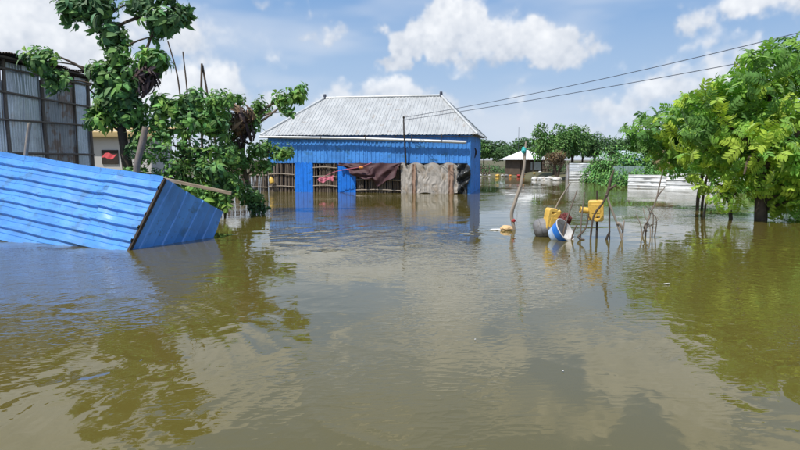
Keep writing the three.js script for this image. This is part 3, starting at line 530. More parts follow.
// a whorl of broad drooping leaves at the end of a twig along +y
function whorlGeo(seed, n, len, wid, droop, spread) {
  const q = rng(seed), a = { p: [], c: [] };
  for (let i = 0; i < n; i++) { const az = i * 2.4 + rnd(-0.4, 0.4, q), el = rnd(spread[0], spread[1], q), d = V(Math.cos(az) * Math.cos(el), Math.sin(el), Math.sin(az) * Math.cos(el)), b = V(0, rnd(-0.16, 0.02, q), 0).addScaledVector(d, 0.03); leafInto(a, b, d, V(0, 1, 0.01), len * rnd(0.7, 1.15, q), wid * rnd(0.8, 1.15, q), droop * rnd(0.4, 1.4, q), rnd(0.1, 0.4, q), toneOf(q), OVAL); }
  const tw = limb([[0, -0.3, 0], [0, -0.1, 0.01], [0, 0.02, 0]], [0.009, 0.006], 4, 3, 0).toNonIndexed(); a.p.push(...tw.attributes.position.array); for (let i = 0; i < tw.attributes.position.count; i++) a.c.push(0.8, 0.5, 0.5);
  return leafGeom(a);
}
// a feathered leaf: leaflets in pairs along a drooping midrib that starts out along +y
function frondGeo(seed, pairs, len, leaf, wid) {
  const q = rng(seed), a = { p: [], c: [] }, bend = rnd(0.9, 1.6, q), tone0 = toneOf(q), P = (t) => V(rnd(0, 0.001, q), len * Math.sin(t * bend) / bend * 1.05, len * (1 - Math.cos(t * bend)) / bend);
  for (let i = 0; i < pairs; i++) { const t = 0.18 + 0.82 * i / (pairs - 1), c = P(t), tan = P(t + 0.02).sub(P(t - 0.02)).normalize(), nn = V(1, 0, 0).cross(tan).normalize(); for (const s of [-1, 1]) { const d = V(s, 0, 0).multiplyScalar(0.8).addScaledVector(tan, 0.62).addScaledVector(nn, rnd(-0.1, 0.3, q)).normalize(), k = rnd(0.85, 1.12, q); leafInto(a, c, d, nn.clone().negate(), leaf * (1 - 0.45 * Math.abs(t - 0.55)) * rnd(0.85, 1.1, q), wid, rnd(0.1, 0.6, q), 0.2, tone0.map((x) => x * k)); } }
  const mid = []; for (let i = 0; i <= 6; i++) mid.push(P(i / 6).toArray()); const tw = limb(mid, [0.006, 0.003], 4, 6, 0).toNonIndexed(); a.p.push(...tw.attributes.position.array); for (let i = 0; i < tw.attributes.position.count; i++) a.c.push(1, 0.8, 0.5);
  return leafGeom(a);
}
const proto = {
  broad: [1, 2, 3, 4, 5, 6].map((s) => whorlGeo(s * 31, 9, 0.29, 0.125, 0.95, [-0.8, 0.7])),
  mid: [1, 2, 3, 4, 5, 6].map((s) => whorlGeo(s * 47, 10, 0.18, 0.075, 0.8, [-0.7, 0.9])),
  dead: [1, 2, 3].map((s) => whorlGeo(s * 53, 9, 0.27, 0.08, 1.6, [-1.2, 0.1])),
  frond: [1, 2, 3, 4, 5, 6].map((s) => frondGeo(s * 61, 7, 0.42, 0.165, 0.058)),
};
const UP = V(0, 1, 0);
function makeTree({ name = 'broadleaf_tree', label, group, base, trunk, branches = [], puffs, seed = 1, bark = M.bark, single: most = 300 }) {
  const q = rng(seed), t = thing(name, label, name.includes('shrub') || name.includes('bush') ? 'shrub' : 'tree', base, 0, group), loc = (p) => [p[0] - base[0], p[1] - base[1], p[2] - base[2]];
  const tp = trunk[0].map(loc); mesh('trunk', limb(tp, trunk[1], 9, 22, 0.16, seed), bark, t);
  for (const [pts, rr] of branches) mesh('branch', limb(pts.map(loc), rr, 7, 14, 0.2, seed + pts[0][0]), bark, t);
  const curve = new THREE.CatmullRomCurve3(tp.map((p) => V(...p))), all = [];
  puffs.forEach((pf) => {
    const c = V(...loc(pf.c));
    if (!pf.loose) { let best = 0, bd = 1e9; for (let i = 0; i <= 20; i++) { const p = curve.getPointAt(i / 20), d = p.distanceTo(c) + Math.max(0, p.y - c.y + 0.2) * 2; if (d < bd) { bd = d; best = i / 20; } } const p = curve.getPointAt(best), m = p.clone().lerp(c, 0.5); m.y += 0.08 * bd; if (bd > 0.15) mesh('branch', limb([p.toArray(), m.toArray(), c.toArray()], [0.035 + 0.008 * bd, 0.025, 0.012], 6, 8, 0.12, seed), bark, t); }
    for (let i = 0; i < pf.n; i++) {
      const d = V(rnd(-1, 1, q), rnd(-1, 1, q), rnd(-1, 1, q)); if (d.lengthSq() > 1) { i--; continue; }
      const l = d.length(); d.multiplyScalar((0.35 + 0.8 * Math.pow(q(), 0.7)) / Math.max(l, 0.05));
      const pos = c.clone().add(V(d.x * pf.r[0], d.y * pf.r[1], d.z * pf.r[2])), out = d.clone().normalize().multiplyScalar(0.8).add(V(0, pf.lift ?? 0.45, 0)).add(V(rnd(-0.5, 0.5, q), rnd(-0.4, 0.4, q), rnd(-0.5, 0.5, q))).normalize();
      const quat = new THREE.Quaternion().setFromUnitVectors(UP, out).multiply(new THREE.Quaternion().setFromAxisAngle(UP, rnd(0, 6.28, q)));
      const mats = pf.mats; all.push({ pos, quat, s: rnd(0.65, 1.25, q) * (pf.s || 1), g: proto[pf.kind][Math.floor(q() * proto[pf.kind].length)], m: mats[Math.floor(q() * mats.length)] });
    }
  });
  all.sort((a, b) => b.pos.z - a.pos.z);
  // the sprays that show are parts of their own; those deeper in are one part
  const mx = (o) => new THREE.Matrix4().compose(o.pos, o.quat, V(o.s, o.s, o.s)), back = all.slice(most), crown = new THREE.Group(); crown.name = 'crown'; t.add(crown);
  all.slice(0, most).forEach((o) => { const m = mesh('leaf_spray', o.g, o.m, crown); m.position.copy(o.pos); m.quaternion.copy(o.quat); m.scale.setScalar(o.s); });
  const byMat = new Map(); back.forEach((o) => { if (!byMat.has(o.m)) byMat.set(o.m, []); byMat.get(o.m).push(o.g.clone().applyMatrix4(mx(o))); });
  for (const [m, gs] of byMat) { const b = mesh('inner_foliage', mergeGeometries(gs), m, crown); b.userData.kind = 'stuff'; }
  return t;
}
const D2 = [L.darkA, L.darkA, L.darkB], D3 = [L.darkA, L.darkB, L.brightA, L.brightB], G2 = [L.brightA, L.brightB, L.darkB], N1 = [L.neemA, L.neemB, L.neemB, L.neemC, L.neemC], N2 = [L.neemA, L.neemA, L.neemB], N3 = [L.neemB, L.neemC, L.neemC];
// ---- tall tree behind the fallen shack
makeTree({
  label: 'tall dark tree with large drooping leaves beside the corrugated shed', base: [-7.2, 0, -16.5], seed: 11,
  trunk: [[[-7.15, -0.8, -16.5], [-7.25, 1.2, -16.5], [-7.4, 2.6, -16.5], [-7.45, 3.9, -16.5], [-7.6, 4.9, -16.5], [-7.8, 5.9, -16.5]], [0.16, 0.15, 0.12, 0.09, 0.06, 0.03]],
  branches: [[[[-7.35, 2.8, -16.5], [-6.9, 3.7, -16.4], [-6.55, 4.5, -16.4], [-6.2, 5.3, -16.4]], [0.08, 0.055, 0.04, 0.02]], [[[-7.5, 3.0, -16.5], [-8.2, 3.9, -16.2], [-9.0, 4.3, -16.0]], [0.05, 0.035, 0.02]], [[[-6.3, 5.1, -16.4], [-5.9, 5.4, -16.4], [-5.45, 5.4, -16.4]], [0.03, 0.02, 0.01]]],
  puffs: [
    { c: [-8.35, 5.45, -16.4], r: [0.5, 0.4, 0.5], n: 30, kind: 'broad', mats: D2 }, { c: [-7.8, 5.45, -16.5], r: [0.5, 0.45, 0.5], n: 36, kind: 'broad', mats: D2 }, { c: [-7.45, 4.8, -16.4], r: [0.35, 0.4, 0.4], n: 24, kind: 'broad', mats: D2 }, { c: [-8.1, 6.1, -16.5], r: [0.7, 0.4, 0.6], n: 20, kind: 'broad', mats: D2 },
    { c: [-6.15, 5.2, -16.4], r: [0.5, 0.32, 0.45], n: 33, kind: 'broad', mats: D2 }, { c: [-5.6, 5.35, -16.4], r: [0.35, 0.25, 0.35], n: 14, kind: 'broad', mats: D2 }, { c: [-6.75, 5.6, -16.4], r: [0.4, 0.3, 0.4], n: 14, kind: 'broad', mats: D2 }, { c: [-6.1, 5.9, -16.5], r: [0.7, 0.35, 0.5], n: 16, kind: 'broad', mats: D2 }, { c: [-6.35, 4.75, -16.4], r: [0.2, 0.2, 0.2], n: 5, kind: 'mid', mats: D3 },
    { c: [-7.6, 3.75, -16.4], r: [0.5, 0.5, 0.5], n: 36, kind: 'broad', mats: D3 }, { c: [-7.3, 4.3, -16.3], r: [0.35, 0.35, 0.4], n: 12, kind: 'broad', mats: D3 }, { c: [-7.05, 3.5, -16.2], r: [0.4, 0.5, 0.4], n: 24, kind: 'broad', mats: D3 }, { c: [-7.0, 2.8, -16.2], r: [0.45, 0.45, 0.4], n: 24, kind: 'broad', mats: D3 }, { c: [-7.45, 3.1, -16.3], r: [0.6, 0.5, 0.5], n: 44, kind: 'broad', mats: D3 }, { c: [-7.9, 2.65, -16.3], r: [0.4, 0.35, 0.4], n: 16, kind: 'broad', mats: D3 }, { c: [-6.45, 4.1, -16.3], r: [0.45, 0.35, 0.45], n: 36, kind: 'broad', mats: D3 },
    { c: [-6.45, 3.5, -16.1], r: [0.4, 0.42, 0.4], n: 22, kind: 'dead', mats: [L.purple], lift: -0.4, s: 0.9 }, { c: [-9.05, 4.05, -15.9], r: [0.5, 0.38, 0.4], n: 22, kind: 'broad', mats: D3, s: 0.8 }, { c: [-8.7, 3.6, -15.9], r: [0.32, 0.3, 0.3], n: 12, kind: 'broad', mats: D3, s: 0.8 }]
});
// ---- dense bush in the middle of the left group
makeTree({
  name: 'dense_bush', label: 'dense dark green bush growing behind the end of the fallen shack', base: [-5.8, 0, -16.7], seed: 23,
  trunk: [[[-5.8, -0.8, -16.7], [-5.85, 0.8, -16.7], [-5.8, 1.8, -16.7], [-5.7, 2.6, -16.7]], [0.12, 0.1, 0.07, 0.03]],
  puffs: [[-6.4, 2.6, 0.55], [-5.6, 2.65, 0.6], [-6.0, 1.95, 0.6], [-5.2, 1.85, 0.55], [-4.95, 2.5, 0.45], [-6.7, 1.85, 0.5], [-5.6, 1.35, 0.6], [-4.85, 1.2, 0.5], [-6.9, 1.2, 0.45], [-6.2, 1.2, 0.5], [-6.1, 3.0, 0.35], [-5.3, 0.75, 0.5], [-4.5, 1.75, 0.35], [-5.4, 3.1, 0.35], [-4.75, 3.05, 0.35], [-4.6, 0.75, 0.4], [-5.0, 0.5, 0.4]].map(([x, y, r], i) => ({ c: [x, y, -16.5 + 0.12 * (i % 3)], r: [r * 1.12, r * 0.95, r], n: 27, kind: i % 3 === 1 ? 'broad' : 'mid', mats: i % 2 ? D3 : [L.darkB, L.brightA, L.brightB], s: i % 3 === 1 ? 0.85 : 1 }))
});
// ---- flooded small tree with dead leaves
makeTree({
  label: 'flooded small tree with bright leaves and a clump of dead brown leaves', base: [-4.3, 0, -18.4], seed: 37, bark: M.barkPale,
  trunk: [[[-4.3, -0.8, -18.4], [-4.45, 0.5, -18.4], [-4.65, 1.4, -18.4], [-4.6, 2.2, -18.4], [-4.35, 2.7, -18.4], [-3.9, 3.1, -18.4]], [0.09, 0.08, 0.07, 0.06, 0.045, 0.02]],
  branches: [[[[-4.5, 2.4, -18.4], [-3.9, 2.8, -18.3], [-3.35, 3.2, -18.3], [-2.9, 3.45, -18.3]], [0.045, 0.035, 0.025, 0.012]], [[[-4.6, 2.0, -18.4], [-5.0, 2.9, -18.4], [-5.3, 3.5, -18.4]], [0.04, 0.03, 0.012]], [[[-4.6, 1.5, -18.4], [-4.0, 1.8, -18.2], [-3.4, 1.75, -18.1]], [0.03, 0.02, 0.01]]],
  puffs: [
    { c: [-5.35, 3.4, -18.4], r: [0.3, 0.28, 0.3], n: 14, kind: 'mid', mats: G2 }, { c: [-4.85, 3.35, -18.4], r: [0.35, 0.28, 0.35], n: 16, kind: 'mid', mats: G2 }, { c: [-5.7, 3.0, -18.4], r: [0.4, 0.35, 0.4], n: 20, kind: 'mid', mats: G2 }, { c: [-5.0, 2.1, -18.3], r: [0.45, 0.5, 0.4], n: 30, kind: 'mid', mats: G2 }, { c: [-5.3, 1.5, -18.3], r: [0.5, 0.5, 0.4], n: 30, kind: 'mid', mats: G2 }, { c: [-4.1, 3.1, -18.4], r: [0.35, 0.3, 0.35], n: 18, kind: 'mid', mats: G2 }, { c: [-3.4, 3.3, -18.3], r: [0.32, 0.26, 0.3], n: 16, kind: 'broad', mats: G2, s: 0.75 }, { c: [-2.95, 3.5, -18.3], r: [0.35, 0.28, 0.3], n: 18, kind: 'broad', mats: G2, s: 0.75 }, { c: [-3.3, 2.95, -18.2], r: [0.2, 0.15, 0.2], n: 5, kind: 'mid', mats: G2 },
    { c: [-4.6, 2.45, -18.15], r: [0.4, 0.6, 0.35], n: 40, kind: 'dead', mats: [L.dead, L.dead, L.purple], lift: -0.5 }, { c: [-4.25, 2.6, -18.3], r: [0.3, 0.3, 0.3], n: 12, kind: 'mid', mats: G2 }, { c: [-5.2, 2.6, -18.4], r: [0.4, 0.45, 0.4], n: 24, kind: 'mid', mats: G2 },
    { c: [-4.0, 1.85, -18.1], r: [0.42, 0.3, 0.4], n: 26, kind: 'mid', mats: G2 }, { c: [-3.45, 1.78, -18.0], r: [0.38, 0.26, 0.35], n: 22, kind: 'mid', mats: G2 }, { c: [-4.7, 1.5, -18.2], r: [0.42, 0.35, 0.4], n: 26, kind: 'mid', mats: G2 }, { c: [-4.05, 1.4, -18.2], r: [0.4, 0.22, 0.35], n: 18, kind: 'mid', mats: G2 }, { c: [-4.9, 0.95, -18.1], r: [0.4, 0.35, 0.3], n: 26, kind: 'mid', mats: G2 }, { c: [-5.4, 0.7, -18.1], r: [0.45, 0.4, 0.3], n: 26, kind: 'mid', mats: G2 }, { c: [-4.55, 0.55, -18.1], r: [0.35, 0.35, 0.3], n: 18, kind: 'mid', mats: G2 }]
});
makeTree({ name: 'leafy_shrub', label: 'small leafy shoot poking out of the water under flooded small tree', base: [-4.15, 0, -17.7], seed: 41, trunk: [[[-4.15, -0.8, -17.7], [-4.18, 0, -17.7], [-4.2, 0.6, -17.7]], [0.03, 0.025, 0.01]], puffs: [{ c: [-4.2, 0.5, -17.7], r: [0.3, 0.2, 0.25], n: 16, kind: 'mid', mats: [L.darkB, L.brightA] }, { c: [-4.1, 0.22, -17.6], r: [0.28, 0.18, 0.25], n: 14, kind: 'mid', mats: [L.darkB, L.darkA] }] });
// ---- trees on the right
makeTree({
  name: 'feather_leaved_tree', label: 'large feathery leaved tree with thick dark trunk standing in the flood', base: [9.34, 0, -15.9], seed: 51, single: 300,
  trunk: [[[9.36, -0.9, -15.9], [9.34, 0.2, -15.9], [9.32, 1.0, -15.9], [9.15, 1.8, -15.9], [9.3, 2.8, -15.9], [9.6, 3.5, -15.9]], [0.165, 0.15, 0.14, 0.11, 0.075, 0.03]],
  branches: [[[[9.3, 1.2, -15.9], [8.9, 1.6, -15.6], [8.55, 1.55, -15.2], [8.35, 1.2, -15.0]], [0.06, 0.05, 0.04, 0.02]], [[[9.3, 1.3, -15.9], [9.8, 2.0, -15.6], [10.1, 2.7, -15.4], [10.2, 3.4, -15.4]], [0.09, 0.07, 0.05, 0.025]], [[[9.2, 1.7, -15.9], [8.5, 2.3, -15.8], [7.8, 2.9, -15.8]], [0.07, 0.05, 0.02]], [[[9.35, 1.5, -15.9], [10.2, 1.9, -16.2], [11, 2.1, -16.3]], [0.08, 0.06, 0.02]]],
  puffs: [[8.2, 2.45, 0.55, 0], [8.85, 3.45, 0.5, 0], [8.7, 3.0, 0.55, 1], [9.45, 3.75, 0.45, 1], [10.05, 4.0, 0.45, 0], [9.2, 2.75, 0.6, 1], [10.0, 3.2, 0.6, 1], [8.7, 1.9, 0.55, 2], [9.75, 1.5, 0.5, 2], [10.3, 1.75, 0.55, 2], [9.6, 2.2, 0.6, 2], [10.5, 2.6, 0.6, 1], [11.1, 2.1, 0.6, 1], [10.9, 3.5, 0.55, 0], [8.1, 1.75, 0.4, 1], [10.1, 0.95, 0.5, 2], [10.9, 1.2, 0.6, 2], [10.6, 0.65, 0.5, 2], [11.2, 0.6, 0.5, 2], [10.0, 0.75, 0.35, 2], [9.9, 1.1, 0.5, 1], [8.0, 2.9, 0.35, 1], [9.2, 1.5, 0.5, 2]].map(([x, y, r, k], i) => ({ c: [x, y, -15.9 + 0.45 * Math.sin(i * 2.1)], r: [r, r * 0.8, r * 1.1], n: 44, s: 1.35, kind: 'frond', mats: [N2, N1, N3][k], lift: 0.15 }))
});
makeTree({
  name: 'feather_leaved_tree', label: 'yellow green sapling with slim trunk beside the thick trunked tree', base: [8.8, 0, -16.3], seed: 57,
  trunk: [[[8.82, -0.8, -16.3], [8.78, 0.1, -16.3], [8.68, 0.62, -16.3], [8.5, 1.25, -16.3]], [0.05, 0.05, 0.04, 0.02]],
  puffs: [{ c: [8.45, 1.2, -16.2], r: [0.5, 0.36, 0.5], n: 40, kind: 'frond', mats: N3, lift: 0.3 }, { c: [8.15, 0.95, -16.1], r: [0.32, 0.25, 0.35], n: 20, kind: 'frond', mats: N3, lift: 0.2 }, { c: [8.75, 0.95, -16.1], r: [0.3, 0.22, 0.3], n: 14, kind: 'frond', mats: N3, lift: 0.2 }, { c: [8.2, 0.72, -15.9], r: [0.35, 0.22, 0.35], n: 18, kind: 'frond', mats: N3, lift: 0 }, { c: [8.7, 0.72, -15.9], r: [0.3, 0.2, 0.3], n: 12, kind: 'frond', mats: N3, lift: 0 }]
});
makeTree({
  name: 'feather_leaved_tree', label: 'darker feathery leaved tree with slim trunk beside the white sheet fence', base: [9.2, 0, -19], seed: 61,
  trunk: [[[9.2, -0.8, -19], [9.2, 0.4, -19], [9.3, 1.3, -19], [9.0, 2.2, -19], [8.9, 2.8, -19]], [0.055, 0.05, 0.045, 0.04, 0.02]],
  branches: [[[[9.45, -0.8, -19.2], [9.4, 0.4, -19.1], [9.6, 1.6, -19], [10.2, 2.6, -19]], [0.045, 0.04, 0.035, 0.02]]],
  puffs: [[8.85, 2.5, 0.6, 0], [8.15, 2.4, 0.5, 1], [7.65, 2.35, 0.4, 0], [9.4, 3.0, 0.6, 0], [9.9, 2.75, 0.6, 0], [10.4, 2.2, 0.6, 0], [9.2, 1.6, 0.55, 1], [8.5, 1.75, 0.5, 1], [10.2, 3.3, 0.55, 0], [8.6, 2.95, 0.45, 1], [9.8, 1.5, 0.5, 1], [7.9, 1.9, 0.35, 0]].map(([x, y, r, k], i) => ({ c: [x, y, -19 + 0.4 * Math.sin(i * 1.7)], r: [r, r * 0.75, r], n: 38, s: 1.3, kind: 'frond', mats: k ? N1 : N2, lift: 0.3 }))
});
for (const [p, l] of [[[[8.5, -0.8, -17.2], [8.55, 0.3, -17.2], [8.72, 1.2, -17.1]], 'thin leaning bare stem beside the slim trunk of the sapling']]) single('bare_stick', limb(p, [0.035, 0.03, 0.02], 6, 10, 0.15), M.barkPale, l, 'stick');

// ---- far trees and hedges: crowns of many small leaves
function crownGeo(seed, n, size, flat = 0.8, lobes = 12, low = -0.55) { // unit crown, centre at 0
  const q = rng(seed), a = { p: [], c: [] }, cs = [];
  for (let i = 0; i < lobes; i++) { const d = V(rnd(-1, 1, q), rnd(low, 1, q), rnd(-1, 1, q)); if (d.length() > 1) d.normalize(); cs.push([d.multiplyScalar(0.72), rnd(0.22, 0.42, q), rnd(0.8, 1.2, q)]); }
  for (let i = 0; i < n; i++) {
    const [c, r, tone] = cs[Math.floor(q() * lobes)], d = V(rnd(-1, 1, q), rnd(-1, 1, q), rnd(-1, 1, q)).normalize(), p = c.clone().addScaledVector(d, r * Math.pow(q(), 0.35)); p.y *= flat;
    const dir = d.clone().add(V(rnd(-0.8, 0.8, q), rnd(-0.9, 0.4, q), rnd(-0.8, 0.8, q))).normalize(), side = dir.clone().cross(V(rnd(-1, 1, q), 1, rnd(-1, 1, q))).normalize(), s = size * rnd(0.6, 1.3, q), t = toneOf(q).map((x) => x * tone);
    const b = p.clone().addScaledVector(side, s * 0.3).addScaledVector(dir, s * 0.45), e = p.clone().addScaledVector(side, -s * 0.3).addScaledVector(dir, s * 0.45), tip = p.clone().addScaledVector(dir, s); tip.y -= s * 0.2;
    for (const v of [p, b, tip, p, tip, e]) { a.p.push(v.x, v.y, v.z); a.c.push(...t); }
  }
  return leafGeom(a);
}
const crowns = [1, 2, 3, 4, 5].map((s) => crownGeo(s * 19, 3800, 0.11, 0.85, 14)), farTrunk = limb([[0, -0.3, 0], [0.03, 0.4, 0.02], [-0.02, 0.75, 0], [0, 1.1, 0]], [0.07, 0.055, 0.045, 0.02], 6, 8, 0.15);
const farLimb = limb([[0, 0.5, 0], [0.16, 0.8, 0.05], [0.34, 1.02, 0.1]], [0.035, 0.025, 0.012], 5, 6, 0.1);
let treeNo = 0;
function farTree(x, z, h, w, mat, label, group, name = 'far_tree') {
  const y = Math.max(0, groundY(x, z)) - 0.05, t = thing(name, label, 'tree', [x, y, z], treeNo * 1.3, group);
  const tr = mesh('trunk', farTrunk, M.bark, t); tr.scale.set(h * 0.5, h * 0.62, h * 0.5);
  for (const s of [0, 2.2, 4.1]) { const b = mesh('branch', farLimb, M.bark, t); b.scale.set(h * 0.5, h * 0.62, h * 0.5); b.rotation.y = s; }
  const c = mesh('crown', crowns[treeNo++ % 5], mat, t); c.position.y = h * 0.58; c.scale.set(w / 2, h * 0.46, w / 2); c.rotation.y = treeNo * 2.1;
  return t;
}
farTree(12.9, -52, 5.0, 3.9, L.farA, 'round green tree standing by the far bank behind dry bush', undefined);
farTree(14.7, -53, 4.6, 3.4, L.farA, 'green tree behind the grey metal pen on the far bank');
farTree(17.3, -55, 3.9, 3.0, L.farB, 'dark green tree behind the trailing green hedge');
farTree(9.3, -72, 3.8, 5.2, L.farB, 'dark green tree beside the right end of blue house');
farTree(8.0, -70, 4.2, 4.2, L.farA, 'green tree partly hidden by the right end of blue house');
farTree(12.2, -70, 3.2, 3.6, L.farB, 'low dark tree behind the small hut on far bank');
for (const [x, z, h, w, k] of [[21.5, -58, 4.2, 4.5, 1], [25, -62, 4.6, 5, 0], [19.5, -66, 4.2, 5, 1], [28, -54, 4.8, 5, 0], [24, -46, 4.0, 4.2, 1], [31, -46, 5.2, 5.5, 0], [15, -80, 4.6, 6, 1], [22, -84, 5, 6.5, 0], [32, -70, 6, 7, 1], [2, -90, 4.6, 7, 0], [-6, -92, 4.8, 8, 1], [29, -36, 4.6, 4.6, 0], [35, -34, 5, 5, 1], [40, -44, 6, 6, 0], [-26, -60, 4.5, 6, 0], [-34, -52, 4.5, 6, 1], [24.5, -30, 3.4, 3.4, 1], [8, -98, 4.4, 9, 0], [14, -104, 4.6, 9, 1], [21, -100, 4.4, 9, 0], [28, -106, 5, 10, 1], [36, -98, 5, 10, 0], [45, -90, 5.5, 10, 1], [16, -66, 3.4, 5, 0], [5.5, -78, 3.4, 6, 1]]) farTree(x, z, h, w, k ? L.farB : L.farA, 'green tree in the line of trees behind the far bank', 'trees behind the far bank');
// hedge: a mound of trailing leaves
function hedge(label, pts, mat, seed, name = 'trailing_hedge', leaf = 0.2, dens = 900) {
  const q = rng(seed), o = thing(name, label, name.includes('bush') ? 'bush' : 'hedge', [pts[0][0], 0, pts[0][1]]), a = { p: [], c: [] };
  for (const [x, z, y, r] of pts) for (let i = 0; i < dens * r; i++) {
    const d = V(rnd(-1, 1, q), rnd(-0.3, 1, q), rnd(-1, 1, q)).normalize(), k = Math.pow(q(), 0.3) * (0.8 + 0.35 * noise(d.x * 3 + x, d.y * 3, d.z * 3 + z)), p = V(x - pts[0][0] + d.x * r * k * 1.15, Math.max(0.02, d.y * y * k), z - pts[0][1] + d.z * r * k);
    const dir = V(d.x, d.y - 0.7, d.z).add(V(rnd(-0.7, 0.7, q), rnd(-0.6, 0.6, q), rnd(-0.7, 0.7, q))).normalize(); leafInto(a, p, dir, V(0.05, 1, 0.02), leaf * rnd(0.6, 1.4, q), leaf * 0.42, 0.3, 0.2, toneOf(q));
  }
  mesh('foliage', leafGeom(a), mat, o);
  for (let i = 0; i < 5; i++) { const [x, z, y] = pts[i % pts.length]; mesh('stem', limb([[x - pts[0][0] + rnd(-0.3, 0.3, q), -0.3, z - pts[0][1]], [x - pts[0][0], y * 0.4, z - pts[0][1]], [x - pts[0][0] + rnd(-0.6, 0.6, q), y * 0.8, z - pts[0][1]]], [0.04, 0.03, 0.012], 5, 8, 0.1), M.bark, o); }
  return o;
}
hedge('high green hedge of trailing leaves beside the grey metal pen', [[14.2, -43.6, 2.0, 1.3], [15.5, -43.5, 2.5, 1.6], [17.0, -43.6, 2.7, 1.8], [18.5, -44, 2.5, 1.8], [19.8, -44.5, 2.1, 1.8], [21.4, -45, 2.0, 1.8]], L.hedge, 71, 'trailing_hedge', 0.26, 1500);
hedge('low green creeper mound behind the white sheet fence', [[13.9, -38.8, 0.95, 1.3], [15.3, -38.0, 1.15, 1.4], [16.7, -36.8, 1.25, 1.4], [18.0, -35.3, 1.4, 1.4], [19.2, -34, 1.5, 1.4]], L.hedge, 73, 'trailing_hedge', 0.2, 1700);
hedge('bright green hedge on the bank behind the thick trunked tree', [[17.4, -29.8, 0.9, 1.5], [19.2, -28.3, 1.2, 1.6], [20.8, -27, 1.2, 1.6], [22.6, -26.2, 1.3, 1.6]], L.brightB, 79, 'trailing_hedge', 0.18, 1800);
hedge('low dark undergrowth along the bank behind the white sacks', [[11.2, -62, 0.9, 1.4], [13.6, -60, 1.2, 1.5], [15.4, -56, 1.5, 1.6], [17.4, -55, 1.6, 1.7]], L.farB, 101, 'undergrowth_hedge', 0.24, 1100);
hedge('dark undergrowth between the blue house and the small hut', [[5.2, -66, 1.3, 1.6], [7.2, -65, 1.5, 1.7], [9.2, -64, 1.2, 1.5]], L.farB, 103, 'undergrowth_hedge', 0.24, 1100);
hedge('tall green thicket behind the mud hut and the feathery trees', [[20.6, -40, 2.2, 2.0], [22.8, -38, 2.4, 2.1], [24.8, -36, 2.2, 2.0], [26.6, -33, 2.2, 2.0]], L.farA, 107, 'undergrowth_hedge', 0.26, 1300);
// dry bush by the pen
{
  const q = rng(83), b = thing('dry_bush', 'dry brown bush leaning over the water beside grey metal pen', 'bush', [12.2, 0, -48]);
  for (let i = 0; i < 16; i++) { const a = rnd(0, 6.28, q), l = rnd(0.4, 1.3, q); mesh('branch', limb([[rnd(-0.1, 0.1, q), -0.3, 0], [0.25 * Math.cos(a) * l, 0.9, 0.25 * Math.sin(a) * l], [0.8 * Math.cos(a) * l, rnd(1.3, 2.5, q), 0.8 * Math.sin(a) * l]], [0.05, 0.03, 0.01], 5, 8, 0.1, i), M.woodMid, b); }
  const c = mesh('crown', crownGeo(87, 2200, 0.13, 0.9, 10), L.dry, b); c.position.y = 1.75; c.scale.set(1.0, 0.95, 0.9);
}

// ================================================================ FAR BANK THINGS
{ // hut
  const h = thing('small_hut', 'small hut with pale pyramid roof on the far bank', 'hut', [12.0, groundY(12.0, -59.5), -59.5], 0.35);
  const W = 1.35, top = 2.15, ev = 1.15, R = 1.75;
  for (let k = 0; k < 4; k++) {
    const a = k * Math.PI / 2, w = mesh(k % 2 ? 'side_wall' : 'wall', new RoundedBoxGeometry(2 * W, ev + 0.3, 0.06, 1, 0.01).translate(0, ev / 2 - 0.1, W - 0.04), M.woodMid, h); w.rotation.y = a;
    const S = Math.hypot(R, top - ev), y = [0, (top - ev) / S, -R / S], n = [0, R / S, (top - ev) / S], r = mesh('roof_sheet', bake(sheet(2 * R, S, { pitch: 0.15, depth: 0.03, hi: (x) => Math.max(0.01, S * (1 - Math.abs(x - R) / R)), seed: k + 3 }), [-R, ev, R], [1, 0, 0], y, n), M.whiteSheet, h); r.rotation.y = a;
  }
  mesh('door_panel', new RoundedBoxGeometry(1.1, 0.8, 0.05, 1, 0.01).translate(0.35, 0.55, W + 0.04), M.galvShiny, h);
  for (const x of [-1.2, 0, 1.2]) mesh('post', limb([[x, -0.3, W + 0.12], [x, ev, W + 0.12]], [0.05, 0.045], 6, 6, 0.1), M.woodMid, h);
}
single('antenna_mast', limb([[12.6, 0, -66], [12.6, 5.0, -66]], [0.03, 0.02], 5, 6, 0), M.wire, 'thin mast rising behind the small hut', 'mast');
for (const [x, z, w, l] of [[6.6, -60, 2.2, 'broken grey stick fence between blue house and small hut'], [13.2, -57, 1.8, 'grey stick fence right of the small hut before dry bush']]) {
  const f = thing('far_fence', l, 'fence', [x, groundY(x, z), z]), q = rng(x * 10);
  for (let i = 0; i < w * 9; i++) { const m = mesh('stick', stickVariants[i % 7], stickMats[i % 4], f); m.position.set(i / 9, 0, rnd(-0.05, 0.05, q)); m.scale.y = rnd(0.55, 0.85, q); m.rotation.z = rnd(-0.12, 0.12, q); }
  for (const y of [0.3, 0.75]) mesh('rail', limb([[-0.1, y, 0.06], [w, y + 0.05, 0.06]], [0.03, 0.03], 5, 6, 0.1), M.woodMid, f);
}
